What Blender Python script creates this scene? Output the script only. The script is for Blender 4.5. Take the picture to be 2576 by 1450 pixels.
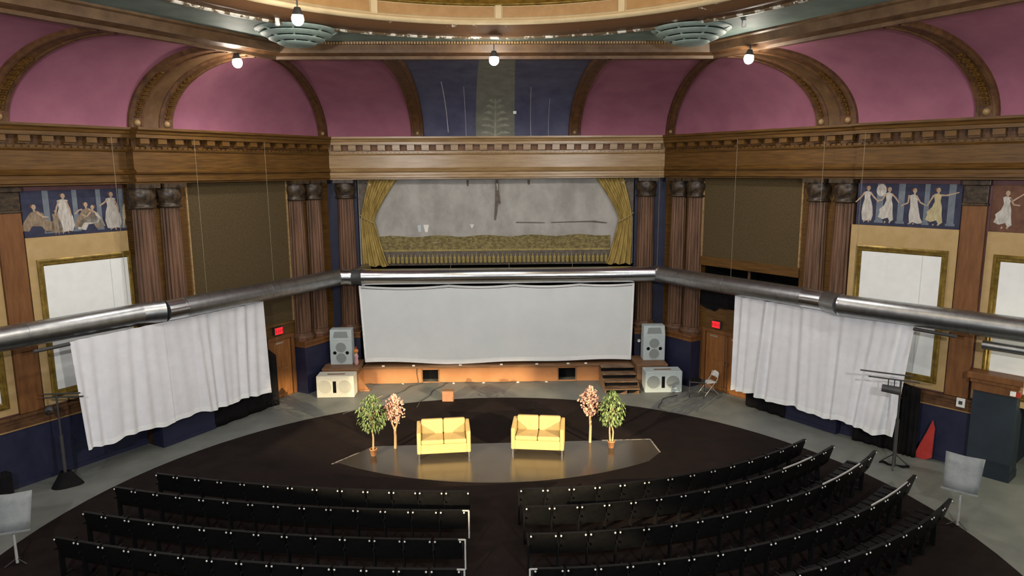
import bpy, math, random
from mathutils import Vector, Matrix
random.seed(7)
for o in list(bpy.data.objects): bpy.data.objects.remove(o)
SC = bpy.context.scene
COL = SC.collection
PI = math.pi
sin, cos = math.sin, math.cos

# ------------------------------------------------------------------ camera
cam_d = bpy.data.cameras.new('camera'); cam = bpy.data.objects.new('camera', cam_d); COL.objects.link(cam)
cam_d.sensor_width = 36; cam_d.lens = 1780/2576*36; cam_d.clip_start = .1; cam_d.clip_end = 200
cam.matrix_world = Matrix.Translation((0, 0, 7.7)) @ Matrix.Rotation(PI/2-.1661, 4, 'X') @ Matrix.Rotation(-.0066, 4, 'Z')
SC.camera = cam
# ------------------------------------------------------------------ exposure, world
SC.view_settings.view_transform = 'Standard'; SC.view_settings.look = 'None'
SC.view_settings.exposure = 0.0; SC.view_settings.gamma = 1; SC.view_settings.use_curve_mapping = False
wd = bpy.data.worlds.new('world'); SC.world = wd; wd.use_nodes = True
wd.node_tree.nodes['Background'].inputs[0].default_value = (.86, .92, 1, 1)
wd.node_tree.nodes['Background'].inputs[1].default_value = .035
def light(name, kind, loc, power, color=(1, 1, 1), size=.1, aim=None, spot=None, blend=.2, parent=None, scale=None):
    d = bpy.data.lights.new(name, kind); o = bpy.data.objects.new(name, d); COL.objects.link(o)
    d.energy = power; d.color = color
    if kind == 'AREA': d.size = size
    else: d.shadow_soft_size = size
    if spot: d.spot_size = spot; d.spot_blend = blend
    o.location = loc
    if aim: o.rotation_euler = (Vector(aim)-Vector(loc)).to_track_quat('-Z', 'Y').to_euler()
    if scale: o.scale = scale
    if parent: o.parent = parent
    return o
STAGE = (1, .79, .48); NEUT = (1, .975, .955)
FLOOD_W = 320; FRONT_W = 3200
# stage spots hung on the balcony fronts left and right of the camera
SPOT_W = 46000
SPOTS = [((-12.6, 1.2, 5.9), 1, ((18,-12.0),(42.6,-10.7),(54,-16.0),(18,-17.6)), 'left'),
         ((12.4, 3.2, 5.9), -1, ((28.3,-12.0),(46.9,-10.3),(46.9,-17.7),(28.3,-18.4)), 'right')]
def sdir(az, el, sg):
    a, e = math.radians(az), math.radians(el); return Vector((sg*sin(a)*cos(e), cos(a)*cos(e), sin(e)))
SPOT_LIGHTS = []
for loc, sg, cs, side in SPOTS:
    aim = Vector(loc)+sdir((cs[0][0]+cs[1][0])/2, -14.6, sg)*20
    SPOT_LIGHTS.append(light('stage_spot_light', 'SPOT', loc, SPOT_W, STAGE, .008, aim, math.radians(44), .05))
# house light inside the dome
light('dome_light', 'POINT', (-.3, 12.4, 12.9), 420, (1, .9, .72), .3)
# lamp in the entry beside the right-hand wall
light('entry_light', 'POINT', (13.6, 14.0, 2.6), 260, (1, .92, .62), .15)

# ------------------------------------------------------------------ helpers
class MB:
    def __init__(s): s.v = []; s.f = []; s.m = []; s.s = []
    def add(s, vs, fs, m=0, smooth=False):
        b = len(s.v); s.v += [tuple(p) for p in vs]
        for f in fs: s.f.append([b+i for i in f]); s.m.append(m); s.s.append(smooth)
        return s
    def box(s, x0, x1, y0, y1, z0, z1, m=0):
        return s.add([(x0,y0,z0),(x1,y0,z0),(x1,y1,z0),(x0,y1,z0),(x0,y0,z1),(x1,y0,z1),(x1,y1,z1),(x0,y1,z1)],
                     [(0,3,2,1),(4,5,6,7),(0,1,5,4),(1,2,6,5),(2,3,7,6),(3,0,4,7)], m)
    def obox(s, M, sx, sy, sz, m=0):
        vs = [M @ Vector((a*sx/2, b*sy/2, c*sz/2)) for c in (-1,1) for a, b in ((-1,-1),(1,-1),(1,1),(-1,1))]
        return s.add(vs, [(0,3,2,1),(4,5,6,7),(0,1,5,4),(1,2,6,5),(2,3,7,6),(3,0,4,7)], m)
    def bar(s, a, b, w, m=0, h=None):
        a, b = Vector(a), Vector(b); d = b-a
        q = d.to_track_quat('Z', 'Y').to_matrix().to_4x4()
        return s.obox(Matrix.Translation((a+b)/2) @ q, w, h or w, d.length, m)
    def tube(s, pts, r, n=8, m=0, caps=True, smooth=True):
        pts = [Vector(p) for p in pts]; rs = r if isinstance(r, (list, tuple)) else [r]*len(pts)
        rings = []; up = None
        for i, p in enumerate(pts):
            t = (pts[min(i+1, len(pts)-1)]-pts[max(i-1, 0)]).normalized()
            if up is None: up = Vector((0,0,1)) if abs(t.z) < .9 else Vector((1,0,0))
            a = t.cross(up).normalized(); b = a.cross(t).normalized(); up = b
            rings.append([p+(a*cos(2*PI*k/n)+b*sin(2*PI*k/n))*rs[i] for k in range(n)])
        vs = [q for rg in rings for q in rg]; fs = []
        for i in range(len(rings)-1):
            for k in range(n):
                fs.append((i*n+k, i*n+(k+1) % n, (i+1)*n+(k+1) % n, (i+1)*n+k))
        s.add(vs, fs, m, smooth)
        if caps:
            s.add(rings[0], [tuple(range(n))], m); s.add(rings[-1], [tuple(reversed(range(n)))], m)
        return s
    def lathe(s, prof, n=24, c=(0,0,0), m=0, a0=0, a1=2*PI, smooth=True, flute=None):
        full = abs(a1-a0-2*PI) < 1e-6; k = n if full else n+1; vs = []; fs = []
        for r, z in prof:
            for j in range(k):
                a = a0+(a1-a0)*j/n; rr = r*(1-(flute(a) if flute else 0))
                vs.append((c[0]+rr*cos(a), c[1]+rr*sin(a), c[2]+z))
        for i in range(len(prof)-1):
            for j in range(n):
                j2 = (j+1) % k if full else j+1
                fs.append((i*k+j, i*k+j2, (i+1)*k+j2, (i+1)*k+j))
        return s.add(vs, fs, m, smooth)
    def disc(s, c, r, n=24, axis='Y', sgn=-1, m=0):
        vs = []
        for k in range(n):
            a = 2*PI*k/n*(-sgn if axis == 'Y' else sgn)
            vs.append((c[0]+r*cos(a), c[1], c[2]+r*sin(a)) if axis == 'Y' else (c[0]+r*cos(a), c[1]+r*sin(a), c[2]))
        return s.add(vs, [tuple(range(n))], m)
    def poly(s, pts, y0, y1, m=0):            # outline in x,z extruded in y (y0 towards room)
        n = len(pts); ar = sum(pts[i][0]*pts[(i+1) % n][1]-pts[(i+1) % n][0]*pts[i][1] for i in range(n))
        if ar < 0: pts = pts[::-1]
        vs = [(x, y0, z) for x, z in pts]+[(x, y1, z) for x, z in pts]
        fs = [tuple(range(n)), tuple(reversed(range(n, 2*n)))]+[(i, i+n, (i+1) % n+n, (i+1) % n) for i in range(n)]
        return s.add(vs, fs, m)
    def grid(s, nu, nv, fn, m=0, smooth=True):
        vs = [fn(i/nu, j/nv) for j in range(nv+1) for i in range(nu+1)]
        fs = [(j*(nu+1)+i, j*(nu+1)+i+1, (j+1)*(nu+1)+i+1, (j+1)*(nu+1)+i) for j in range(nv) for i in range(nu)]
        return s.add(vs, fs, m, smooth)
    def ball(s, c, r, n=8, k=5, m=0, sc=(1,1,1)):
        prof = [(max(1e-4, r*sin(PI*i/k)), -r*cos(PI*i/k)) for i in range(k+1)]
        b = len(s.v); s.lathe(prof, n, (0,0,0), m)
        for i in range(b, len(s.v)):
            p = s.v[i]; s.v[i] = (c[0]+p[0]*sc[0], c[1]+p[1]*sc[1], c[2]+p[2]*sc[2])
        return s
def mesh(name, mb, mats):
    me = bpy.data.meshes.new(name); me.from_pydata(mb.v, [], mb.f)
    for m in (mats if isinstance(mats, (list, tuple)) else [mats]): me.materials.append(m)
    me.polygons.foreach_set('material_index', mb.m); me.polygons.foreach_set('use_smooth', mb.s)
    me.update(); return me
def obj(name, mb, mats, parent=None, loc=None, rz=0, kind=None, label=None, bevel=0, solid=0):
    me = mb if isinstance(mb, bpy.types.Mesh) else mesh(name, mb, mats)
    o = bpy.data.objects.new(name, me); COL.objects.link(o)
    if parent: o.parent = parent
    if loc is not None: o.location = loc
    if rz: o.rotation_euler.z = rz
    if kind: o['kind'] = kind
    if label: o['label'] = label
    if solid:
        md = o.modifiers.new('solid', 'SOLIDIFY'); md.thickness = solid; md.offset = 0
    if bevel:
        md = o.modifiers.new('bevel', 'BEVEL'); md.width = bevel; md.segments = 2; md.limit_method = 'ANGLE'
    return o
def tag(o, label, cat, group=None):
    o['label'] = label; o['category'] = cat
    if group: o['group'] = group
    return o
def thing(name, label, cat, loc=(0,0,0), rz=0, group=None):
    o = bpy.data.objects.new(name, None); COL.objects.link(o); o.empty_display_size = .1
    o.location = loc; o.rotation_euler.z = rz
    return tag(o, label, cat, group)
# walls: every wall has its own plane: angle of outward normal, distance from the point below the camera
WALL = {'B': (-.0283, 25.95), 'L1': (-1.062, 18.346), 'L2': (-1.0201, 19.134), 'R1': (.9791, 19.279), 'R2': (.8565, 20.278)}
def WP(w, u, off=0, z=0):
    a, d = WALL[w]
    return Vector((sin(a)*(d-off)+cos(a)*u, cos(a)*(d-off)-sin(a)*u, z))
def wrot(w): return -WALL[w][0]
def corner(w1, o1, w2, o2):
    a, d = WALL[w1]; b, e = WALL[w2]; d -= o1; e -= o2
    det = sin(a)*cos(b)-cos(a)*sin(b)
    return Vector(((d*cos(b)-cos(a)*e)/det, (sin(a)*e-d*sin(b))/det, 0))
def upos(w, p):
    a, d = WALL[w]; return cos(a)*p.x-sin(a)*p.y
def wthing(name, label, cat, w, u, off=0, z=0, group=None):
    return thing(name, label, cat, WP(w, u, off, z), wrot(w), group)
def struct(name, mb, mats, w=None, parent=None, bevel=0):
    if w: o = obj(name, mb, mats, None, WP(w, 0, 0, 0), wrot(w), bevel=bevel)
    else: o = obj(name, mb, mats, parent, bevel=bevel)
    if not parent: o['kind'] = 'structure'
    return o
def sroot(name, loc=(0,0,0), rz=0):
    o = bpy.data.objects.new(name, None); COL.objects.link(o); o.location = loc; o.rotation_euler.z = rz
    o['kind'] = 'structure'; o.empty_display_size = .1; return o
def copy_tree(o, parent=None):
    c = o.copy(); COL.objects.link(c)
    if parent: c.parent = parent
    for ch in list(o.children): copy_tree(ch, c)
    return c
# ------------------------------------------------------------------ materials
def mat(name, c, rough=.6, var=.15, scale=4, stretch=(1,1,1), c2=None, thr=None, bump=0, bscale=40, metal=0, spec=.4, emit=None, estr=0, weave=0):
    m = bpy.data.materials.new(name); m.use_nodes = True; nt = m.node_tree; N = nt.nodes; L = nt.links
    p = N['Principled BSDF']; p.inputs['Roughness'].default_value = rough; p.inputs['Metallic'].default_value = metal
    p.inputs['Specular IOR Level'].default_value = spec
    tc = N.new('ShaderNodeTexCoord'); mp = N.new('ShaderNodeMapping'); L.new(tc.outputs['Object'], mp.inputs[0])
    mp.inputs['Scale'].default_value = stretch
    nz = N.new('ShaderNodeTexNoise'); nz.inputs['Scale'].default_value = scale; nz.inputs['Detail'].default_value = 6; nz.inputs['Roughness'].default_value = .6
    L.new(mp.outputs[0], nz.inputs['Vector'])
    rp = N.new('ShaderNodeValToRGB'); L.new(nz.outputs['Fac'], rp.inputs[0])
    lo = [max(0, x*(1-var)) for x in c]; hi = [min(1, x*(1+var)) for x in c]
    if c2: lo, hi = list(c), list(c2)
    a, b = thr or (.35, .65)
    rp.color_ramp.elements[0].position = a; rp.color_ramp.elements[0].color = (*lo, 1)
    rp.color_ramp.elements[1].position = b; rp.color_ramp.elements[1].color = (*hi, 1)
    L.new(rp.outputs[0], p.inputs['Base Color'])
    if bump or weave:
        bp = N.new('ShaderNodeBump'); bp.inputs['Strength'].default_value = bump or weave; bp.inputs['Distance'].default_value = .01
        if weave:
            n2 = N.new('ShaderNodeTexWave'); n2.inputs['Scale'].default_value = bscale; n2.inputs['Distortion'].default_value = 1.5
            L.new(tc.outputs['Object'], n2.inputs['Vector']); L.new(n2.outputs['Fac'], bp.inputs['Height'])
        else:
            n2 = N.new('ShaderNodeTexNoise'); n2.inputs['Scale'].default_value = bscale; n2.inputs['Detail'].default_value = 4
            L.new(mp.outputs[0], n2.inputs['Vector']); L.new(n2.outputs['Fac'], bp.inputs['Height'])
        L.new(bp.outputs[0], p.inputs['Normal'])
    if emit:
        p.inputs['Emission Color'].default_value = (*emit, 1); p.inputs['Emission Strength'].default_value = estr
    return m
M = {}
M['floor'] = mat('grey_painted_floor', (.13,.14,.13), .5, c2=(.17,.18,.165), scale=1.2, bump=.15, bscale=30)
M['carpet'] = mat('black_carpet', (.0065,.0038,.0033), .9, c2=(.012,.0065,.0056), scale=2, bump=.3, bscale=120, spec=.15)
M['patch'] = mat('dark_gloss_dance_floor', (.040,.033,.025), .20, c2=(.05,.042,.032), scale=1.5, bump=.05, bscale=60, spec=.8)
M['wood'] = mat('brown_grained_paint', (.070,.032,.0068), .40, c2=(.145,.070,.0155), scale=3, stretch=(.5,1,6), bump=.1, bscale=20)
M['woodpale'] = mat('pale_brown_paint', (.27,.165,.07), .26, c2=(.39,.26,.125), scale=2.5, stretch=(.5,1,5), bump=.1, bscale=18)
M['column'] = mat('streaked_brown_column', (.070,.034,.017), .5, c2=(.17,.088,.050), scale=9, stretch=(1,1,.08), bump=.2, bscale=18)
M['capital'] = mat('dark_gilt_capital', (.018,.012,.008), .38, c2=(.10,.065,.035), scale=7, thr=(.4,.75), bump=.3, bscale=16)
M['pilaster'] = mat('reddish_brown_pilaster', (.13,.050,.016), .5, c2=(.20,.085,.026), scale=3, stretch=(3,3,.4))
M['blue'] = mat('dark_blue_wall_paint', (.011,.013,.037), .55, c2=(.018,.021,.052), scale=2)
M['cobalt'] = mat('blue_cove_paint', (.060,.062,.120), .75, c2=(.095,.097,.16), scale=1.5)
M['greystrip'] = mat('grey_green_painted_strip', (.15,.155,.13), .75, c2=(.21,.21,.175), scale=3)
M['pink'] = mat('dusty_pink_plaster', (.26,.092,.142), .8, c2=(.32,.12,.175), scale=1.2)
M['teal'] = mat('teal_ceiling_paint', (.11,.16,.145), .7, c2=(.17,.225,.2), scale=1.5)
M['tealvent'] = mat('pale_teal_plaster', (.19,.26,.24), .6, c2=(.27,.34,.31), scale=4)
M['rib'] = mat('dark_brown_rib_paint', (.060,.025,.010), .55, c2=(.13,.060,.022), scale=5, bump=.2, bscale=14)
M['beam'] = mat('brown_beam_paint', (.085,.043,.019), .5, c2=(.15,.085,.040), scale=3, bump=.12)
M['ring'] = mat('peeling_brown_ring', (.11,.052,.022), .5, c2=(.75,.70,.60), scale=3.2, thr=(.64,.70), bump=.2)
M['peel'] = mat('flaking_white_edge', (.13,.09,.05), .5, c2=(.80,.77,.68), scale=4.5, thr=(.50,.56), bump=.2)
M['cream'] = mat('cream_ring_paint', (.58,.46,.27), .5, c2=(.66,.54,.33), scale=3)
M['domepanel'] = mat('ochre_dome_panel', (.34,.19,.065), .55, c2=(.42,.25,.10), scale=3)
M['gold'] = mat('gold_frame_paint', (.13,.08,.012), .35, c2=(.30,.20,.04), scale=5, metal=.35)
M['beige'] = mat('beige_mat_board', (.40,.27,.11), .7, c2=(.46,.32,.15), scale=3)
M['white'] = mat('white_panel', (.80,.815,.80), .8, var=.03)
M['cloth'] = mat('white_curtain_cloth', (.78,.79,.83), .9, var=.04, scale=3, bump=.1, bscale=150, spec=.2)
M['screen'] = mat('white_screen_cloth', (.67,.71,.725), .9, c2=(.74,.775,.785), scale=.9, thr=(.3,.7), spec=.2)
M['hem'] = mat('white_screen_hem', (.84,.86,.87), .9, var=.03, spec=.2)
M['net'] = mat('brown_woven_net', (.052,.034,.013), .9, c2=(.10,.070,.027), scale=30, stretch=(1,1,1), bump=.5, bscale=70)
M['black'] = mat('black_void', (.006,.006,.007), .9, var=.1, spec=.1)
M['blackcloth'] = mat('black_masking_cloth', (.005,.005,.006), .95, c2=(.010,.009,.009), scale=3, spec=.15)
M['leather'] = mat('black_leatherette', (.0045,.0045,.005), .5, c2=(.008,.0078,.0075), scale=6, bump=.1, bscale=80, spec=.14)
M['bolt'] = mat('glint_bolt', (.85,.84,.8), .35, metal=.3, spec=.6)  # pale colour stands in for the glint on the seat bolts
M['chrome'] = mat('chrome', (.75,.75,.75), .2, var=.05, metal=1)
M['duct'] = mat('galvanised_duct', (.33,.345,.355), .36, c2=(.45,.465,.475), scale=5, stretch=(1,1,1), metal=1, bump=.08, bscale=12)
M['ductring'] = mat('bright_duct_collar', (.72,.74,.76), .22, var=.06, metal=1)
M['wire'] = mat('pale_wire', (.30,.26,.18), .5, metal=.2)
M['spk'] = mat('pale_grey_speaker', (.48,.55,.56), .55, var=.05)
M['spkw'] = mat('off_white_speaker', (.60,.585,.50), .55, var=.05)
M['grille'] = mat('grey_grille', (.22,.25,.25), .7, c2=(.28,.31,.31), scale=60)
M['grillew'] = mat('beige_grille', (.42,.41,.35), .7, c2=(.48,.47,.4), scale=60)
M['orange'] = mat('orange_stage_front', (.31,.135,.052), .55, c2=(.36,.165,.068), scale=2)
M['stagewood'] = mat('stage_edge_wood', (.15,.075,.035), .5, c2=(.24,.13,.065), scale=4, stretch=(.4,3,3))
M['stairwood'] = mat('stair_wood', (.10,.055,.03), .6, c2=(.26,.16,.09), scale=5, stretch=(.5,2,2), thr=(.4,.6))
M['door'] = mat('reddish_wood_door', (.20,.075,.022), .4, c2=(.30,.13,.04), scale=3, stretch=(4,4,.4))
M['sofa'] = mat('cream_upholstery', (.36,.265,.11), .75, c2=(.40,.295,.13), scale=6, bump=.1, bscale=150, spec=.2)
M['steel'] = mat('brushed_steel', (.6,.6,.6), .3, metal=1)
M['trunk'] = mat('pale_trunk', (.32,.20,.11), .8, c2=(.42,.28,.16), scale=10, stretch=(1,1,.3))
M['leaf'] = mat('green_leaf', (.03,.07,.018), .5, c2=(.19,.26,.095), scale=9, thr=(.35,.6))
M['blossom'] = mat('pink_blossom', (.48,.22,.17), .7, c2=(.62,.38,.31), scale=14)
M['pot'] = mat('terracotta_pot', (.36,.16,.065), .7, c2=(.42,.2,.09), scale=6)
M['soil'] = mat('dark_soil', (.03,.02,.012), .95)
M['red'] = mat('red_cloth', (.33,.022,.018), .8, c2=(.42,.035,.028), scale=3)
M['sign'] = mat('lit_red_sign', (.3,.01,.01), .5, emit=(1,.02,.03), estr=1.0)
M['signdark'] = mat('dark_red_letter', (.12,.0,.0), .5, emit=(.35,.01,.02), estr=.5)
M['bulb'] = mat('lit_flood_lens', (1,1,1), .4, emit=(1,.93,.8), estr=230)
M['housing'] = mat('dark_lamp_housing', (.05,.05,.05), .5)
M['mblue'] = mat('mural_blue', (.020,.022,.048), .75, c2=(.035,.038,.075), scale=4)
M['mstrip'] = mat('mural_pale_column', (.115,.14,.17), .75, c2=(.16,.18,.21), scale=6)
M['mwhite'] = mat('mural_white_gown', (.36,.33,.29), .75, c2=(.56,.53,.49), scale=9, stretch=(2,1,.6))
M['myellow'] = mat('mural_yellow_gown', (.34,.28,.15), .75, c2=(.5,.43,.26), scale=9, stretch=(2,1,.6))
M['mbrown'] = mat('mural_tan_gown', (.16,.11,.07), .75, c2=(.30,.23,.16), scale=9, stretch=(2,1,.6))
M['mskin'] = mat('mural_skin', (.36,.25,.17), .75, c2=(.45,.33,.23), scale=9)
M['mred'] = mat('mural_red_brown', (.10,.04,.025), .75, c2=(.15,.07,.04), scale=6)
M['fire'] = mat('grey_painted_curtain', (.28,.27,.25), .8, c2=(.43,.415,.39), scale=1.3, stretch=(1,1,.7))
M['band'] = mat('gold_brocade_band', (.12,.095,.035), .8, c2=(.27,.22,.09), scale=9, thr=(.4,.65), stretch=(1,1,1.6))
M['drape'] = mat('gold_drape', (.25,.17,.04), .7, c2=(.46,.34,.11), scale=4, stretch=(3,1,.5))
M['tassel'] = mat('gold_tassel', (.24,.185,.06), .75, c2=(.36,.29,.11), scale=9)
M['stain'] = mat('brown_stain', (.09,.07,.055), .8, c2=(.15,.13,.11), scale=10)
M['pier'] = mat('blue_green_pier', (.012,.020,.030), .6, c2=(.018,.028,.040), scale=2)
M['standw'] = mat('pale_grey_stand', (.21,.23,.235), .6, c2=(.28,.30,.305), scale=5)
M['standm'] = mat('grey_metal_pole', (.55,.55,.53), .45, metal=.2)
M['stripe'] = mat('white_scratch', (.42,.42,.46), .7)
M['box'] = mat('brown_box', (.24,.11,.06), .6, c2=(.29,.14,.075), scale=6)
M['plastic'] = mat('white_plastic', (.75,.74,.70), .5)
M['bluew'] = mat('blue_mauve_wall', (.11,.05,.055), .7, c2=(.15,.07,.075), scale=3)
M['extred'] = mat('orange_top', (.6,.22,.03), .4)
M['extpink'] = mat('pink_body', (.62,.35,.36), .5)

# ------------------------------------------------------------------ floor
fl = sroot('floor')
mb = MB(); mb.add([(-16,3,0),(16,3,0),(16,29,0),(-16,29,0),(-16,3,-.2),(16,3,-.2),(16,29,-.2),(-16,29,-.2)],
                  [(0,1,2,3),(4,7,6,5),(0,4,5,1),(1,5,6,2),(2,6,7,3),(3,7,4,0)])
obj('floor_slab', mb, M['floor'], fl)
DC = (-.38, 13.13); DR = 10.09
mb = MB(); n = 96
mb.lathe([(.01,.012),(DR,.012),(DR,0)], n, (DC[0],DC[1],0), smooth=False)
tag(obj('carpet', mb, M['carpet']), 'round black carpet covering the seating area of the hall floor', 'carpet')
# glossy performance patch in front of the stage, front edge an arc
mb = MB(); pts = [(-3.93,18.95),(-4.81,17.74)]
for k in range(25):
    a = math.radians(-124+68*k/24); pts.append((-.5+7.39*cos(a), 23.95+7.39*sin(a)))
pts += [(4.03,18.39),(3.94,19.35)]
pts = pts[:2]+[p for p in pts[2:-2] if -4.7 < p[0] < 3.95]+pts[-2:]
c0 = (0, 18.3)
vs = [(x,y,.02) for x,y in pts]+[(x,y,.012) for x,y in pts]; n = len(pts)
mb.add(vs, [tuple(range(n))]+[(i,i+n,(i+1)%n+n,(i+1)%n) for i in range(n)])
dfl = tag(obj('dance_floor', mb, M['patch']), 'glossy dark dance floor panel under the two cream sofas', 'floor panel')

M['tape'] = mat('scuffed_grey_tape', (.10,.09,.085), .7, c2=(.34,.31,.29), scale=9, thr=(.4,.6))
for p,q in (((4.03,18.39),(3.94,19.35)),((3.94,19.35),(2.55,19.28)),((-4.81,17.74),(-4.25,18.5))):
    obj('edge_tape', MB().bar((p[0],p[1],.0205),(q[0],q[1],.0205),.045,0,.005), M['tape'], dfl)
# ------------------------------------------------------------------ walls
BL = corner('B',0,'L1',0); BR = corner('B',0,'R1',0)
uBL, uBR = upos('B',BL), upos('B',BR); uLB, uRB = upos('L1',BL), upos('R1',BR)
ZT = 8.86
PX0, PX1 = -4.86, 5.26                     # proscenium opening
mb = MB()
for x0,x1,z0,z1 in ((uBL,PX0,0,ZT),(PX1,uBR,0,ZT),(PX0,PX1,7.40,ZT)): mb.box(x0,x1,0,.3,z0,z1)
struct('wall_back', mb, M['blue'], 'B')
mb = MB()                                   # stage house behind the opening
mb.box(PX0-.3,PX0-.05,.3,4.2,0,8.2); mb.box(PX1+.05,PX1+.3,.3,4.2,0,8.2); mb.box(PX0-.3,PX1+.3,4.2,4.4,0,8.2); mb.box(PX0-.3,PX1+.3,.3,4.4,8.2,8.4)
struct('wall_stage', mb, M['black'], 'B')
J1 = 11.78; J1R = -11.08                     # jogs between inner and outer side walls
mb = MB()
DL0, DL1 = 16.22, 17.12
for x0,x1,z0,z1 in ((J1,DL0,0,ZT),(DL1,uLB,0,ZT),(DL0,DL1,2.04,ZT)): mb.box(x0,x1,0,.25,z0,z1)
mb.box(J1,J1+.05,-.0,.35,0,ZT)
struct('wall_left', mb, [M['wood']], 'L1')
mb = MB()
DR0, DR1 = -16.42, -14.55
NR0, NR1 = -16.78, -12.9
for x0,x1,z0,z1 in ((uRB,NR0,0,ZT),(NR1,J1R,0,ZT),(NR0,NR1,4.5,ZT),(NR0,DR0,0,2.95),(DR1,NR1,0,2.95),(DR0,DR1,2.04,2.95)): mb.box(x0,x1,0,.25,z0,z1)
struct('wall_right', mb, M['wood'], 'R1')
mb = MB(); mb.box(NR0-.3,NR1+.3,1.6,1.7,2.5,5); mb.box(NR0-.3,NR0,.25,1.6,2.9,5); mb.box(NR1,NR1+.3,.25,1.6,2.9,5); mb.box(NR0-.3,NR1+.3,.25,1.7,2.85,2.94); mb.box(NR0-.3,NR1+.3,.25,1.7,4.6,4.7)
struct('wall_recess', mb, M['black'], 'R1')
mb = MB(); mb.box(2.0,12.2,0,.25,0,ZT); struct('wall_left.001', mb, M['bluew'], 'L2')
uR2 = upos('R2', WP('R1',J1R,0))
mb = MB(); mb.box(uR2,-4.6,0,.25,0,ZT); mb.box(-4.6,-1.0,0,.25,2.75,ZT); struct('wall_right.001', mb, M['bluew'], 'R2')
mb = MB(); mb.box(-4.6,-1.0,2.2,2.3,0,2.75); mb.box(-4.7,-4.6,.25,2.2,0,2.75); mb.box(-4.6,-1.0,.25,2.3,2.75,2.8)
struct('wall_entry', mb, M['pier'], 'R2')

# ------------------------------------------------------------------ entablature (trim) with modillions
PROF = [(0,7.38),(.30,7.38),(.30,7.42),(.36,7.44),(.36,7.52),(.33,7.54),(.33,7.62),(.39,7.65),(.41,7.70),(.36,7.75),(.31,7.78),(.31,8.22),
        (.34,8.25),(.36,8.28),(.36,8.30),(.33,8.31),(.33,8.36),(.27,8.365),(.27,8.585),(.52,8.59),(.52,8.68),(.55,8.70),(.57,8.76),(.63,8.80),(.63,8.86),(0,8.86)]
mod = MB(); mod.box(-.13,.13,-.21,0,8.44,8.58).box(-.13,.13,-.15,0,8.39,8.44)
modmesh = None
def entab(name, w, endL, endR, m):
    root = sroot(name, WP(w,0,0,0), wrot(w))
    vs = []; k = len(PROF)
    for e in (endL, endR):
        for off,z in PROF:
            u = e(off) if callable(e) else e
            vs.append((u, -off, z))
    fs = [(i, i+1, k+i+1, k+i) for i in range(k-1)]
    fs = [f[::-1] for f in fs]
    mb = MB(); mb.add(vs, fs+[tuple(range(k)), tuple(reversed(range(k,2*k)))])
    obj('entablature', mb, m, root)
    u0 = endL(.45) if callable(endL) else endL; u1 = endR(.45) if callable(endR) else endR
    n = int((u1-u0)/.50); global modmesh
    if modmesh is None or modmesh.materials[0] != m: modmesh = mesh('modillion', mod, m)
    for i in range(n):
        obj('modillion', modmesh, m, root, ((u0+(i+.5)*(u1-u0)/n), -.27, 0))
    mb = MB(); mb.box(u0,u1,-.275,-.2,8.37,8.58); obj('modillion_shade_band', mb, M['pilaster' if m == M['woodpale'] else 'rib'], root)  # darker strip puts the shade between the modillions into the colour
    mb = MB(); n = int((u1-u0)/.16)
    for i in range(n):
        u = u0+(i+.5)*(u1-u0)/n; mb.box(u-.05,u+.05,-.375,-.33,8.30,8.355)
    obj('dentil_row', mb, m, root, kind='stuff')
    return root
def cm(w1,w2):                                # mitred end
    return lambda off: upos(w1, corner(w1,off,w2,off))
entab('trim_1','B',cm('B','L1'),cm('B','R1'),M['woodpale'])
entab('trim_2','L1',J1,cm('L1','B'),M['wood'])
entab('trim_3','L2',2.0,11.36,M['wood'])
entab('trim_4','R1',cm('R1','B'),J1R,M['wood'])
entab('trim_5','R2',uR2+.0,-1.0,M['wood'])

# ------------------------------------------------------------------ columns
def flute(a): return .11*(abs(sin(a*10)))**.7
AR0, AR1 = -PI-.12, .12
sh = MB(); sh.lathe([(.345,2.12),(.345,2.6),(.335,3.6),(.32,5.0),(.30,6.4),(.295,6.72)], 96, m=0, a0=AR0, a1=AR1, flute=flute, smooth=True)
shm = mesh('shaft', sh, M['column'])
cp = MB(); cp.lathe([(.30,6.70),(.36,6.72),(.37,6.76),(.33,6.80),(.325,6.84),(.36,6.95),(.385,7.05),(.37,7.16),(.33,7.24),(.34,7.26)], 24, a0=AR0, a1=AR1)
cp.box(-.36,.36,-.38,.0,7.26,7.38); cpm = mesh('capital', cp, M['capital'])
bs = MB(); bs.lathe([(.42,1.86),(.42,1.93),(.44,1.97),(.42,2.02),(.38,2.04),(.37,2.07),(.39,2.10),(.345,2.12)], 24, a0=AR0, a1=AR1)
bsm = mesh('base', bs, M['column'])
def column(w, u, label, group, sx=1):
    t = wthing('column', label, 'column', w, u, .04, 0, group)
    for n, me, m in (('shaft',shm,0),('capital',cpm,0),('base',bsm,0)): obj(n, me, m, t)
    t.scale = (sx,1,1)
G = 'fluted columns of the hall'
column('L1',12.06,'fluted brown column next to the left framed white panel, outer of its pair',G)
column('L1',12.88,'fluted brown column left of the left brown net panel, inner of its pair',G,.95)
column('L1',17.63,'fluted brown column right of the left brown net panel, above the left exit door',G,.95)
column('L1',18.46,'fluted brown column in the left corner, beside the dark blue wall strip',G)
column('B',-5.26,'fluted brown column at the left edge of the stage curtain',G)
column('B',5.66,'fluted brown column at the right edge of the stage curtain',G)
column('R1',-17.80,'fluted brown column in the right corner, beside the dark blue wall strip',G)
column('R1',-17.03,'fluted brown column left of the right brown net panel, above the right exit door',G,.95)
column('R1',-12.36,'fluted brown column right of the right brown net panel, inner of its pair',G,.95)
column('R1',-11.50,'fluted brown column next to the right framed white panel, outer of its pair',G)
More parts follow.
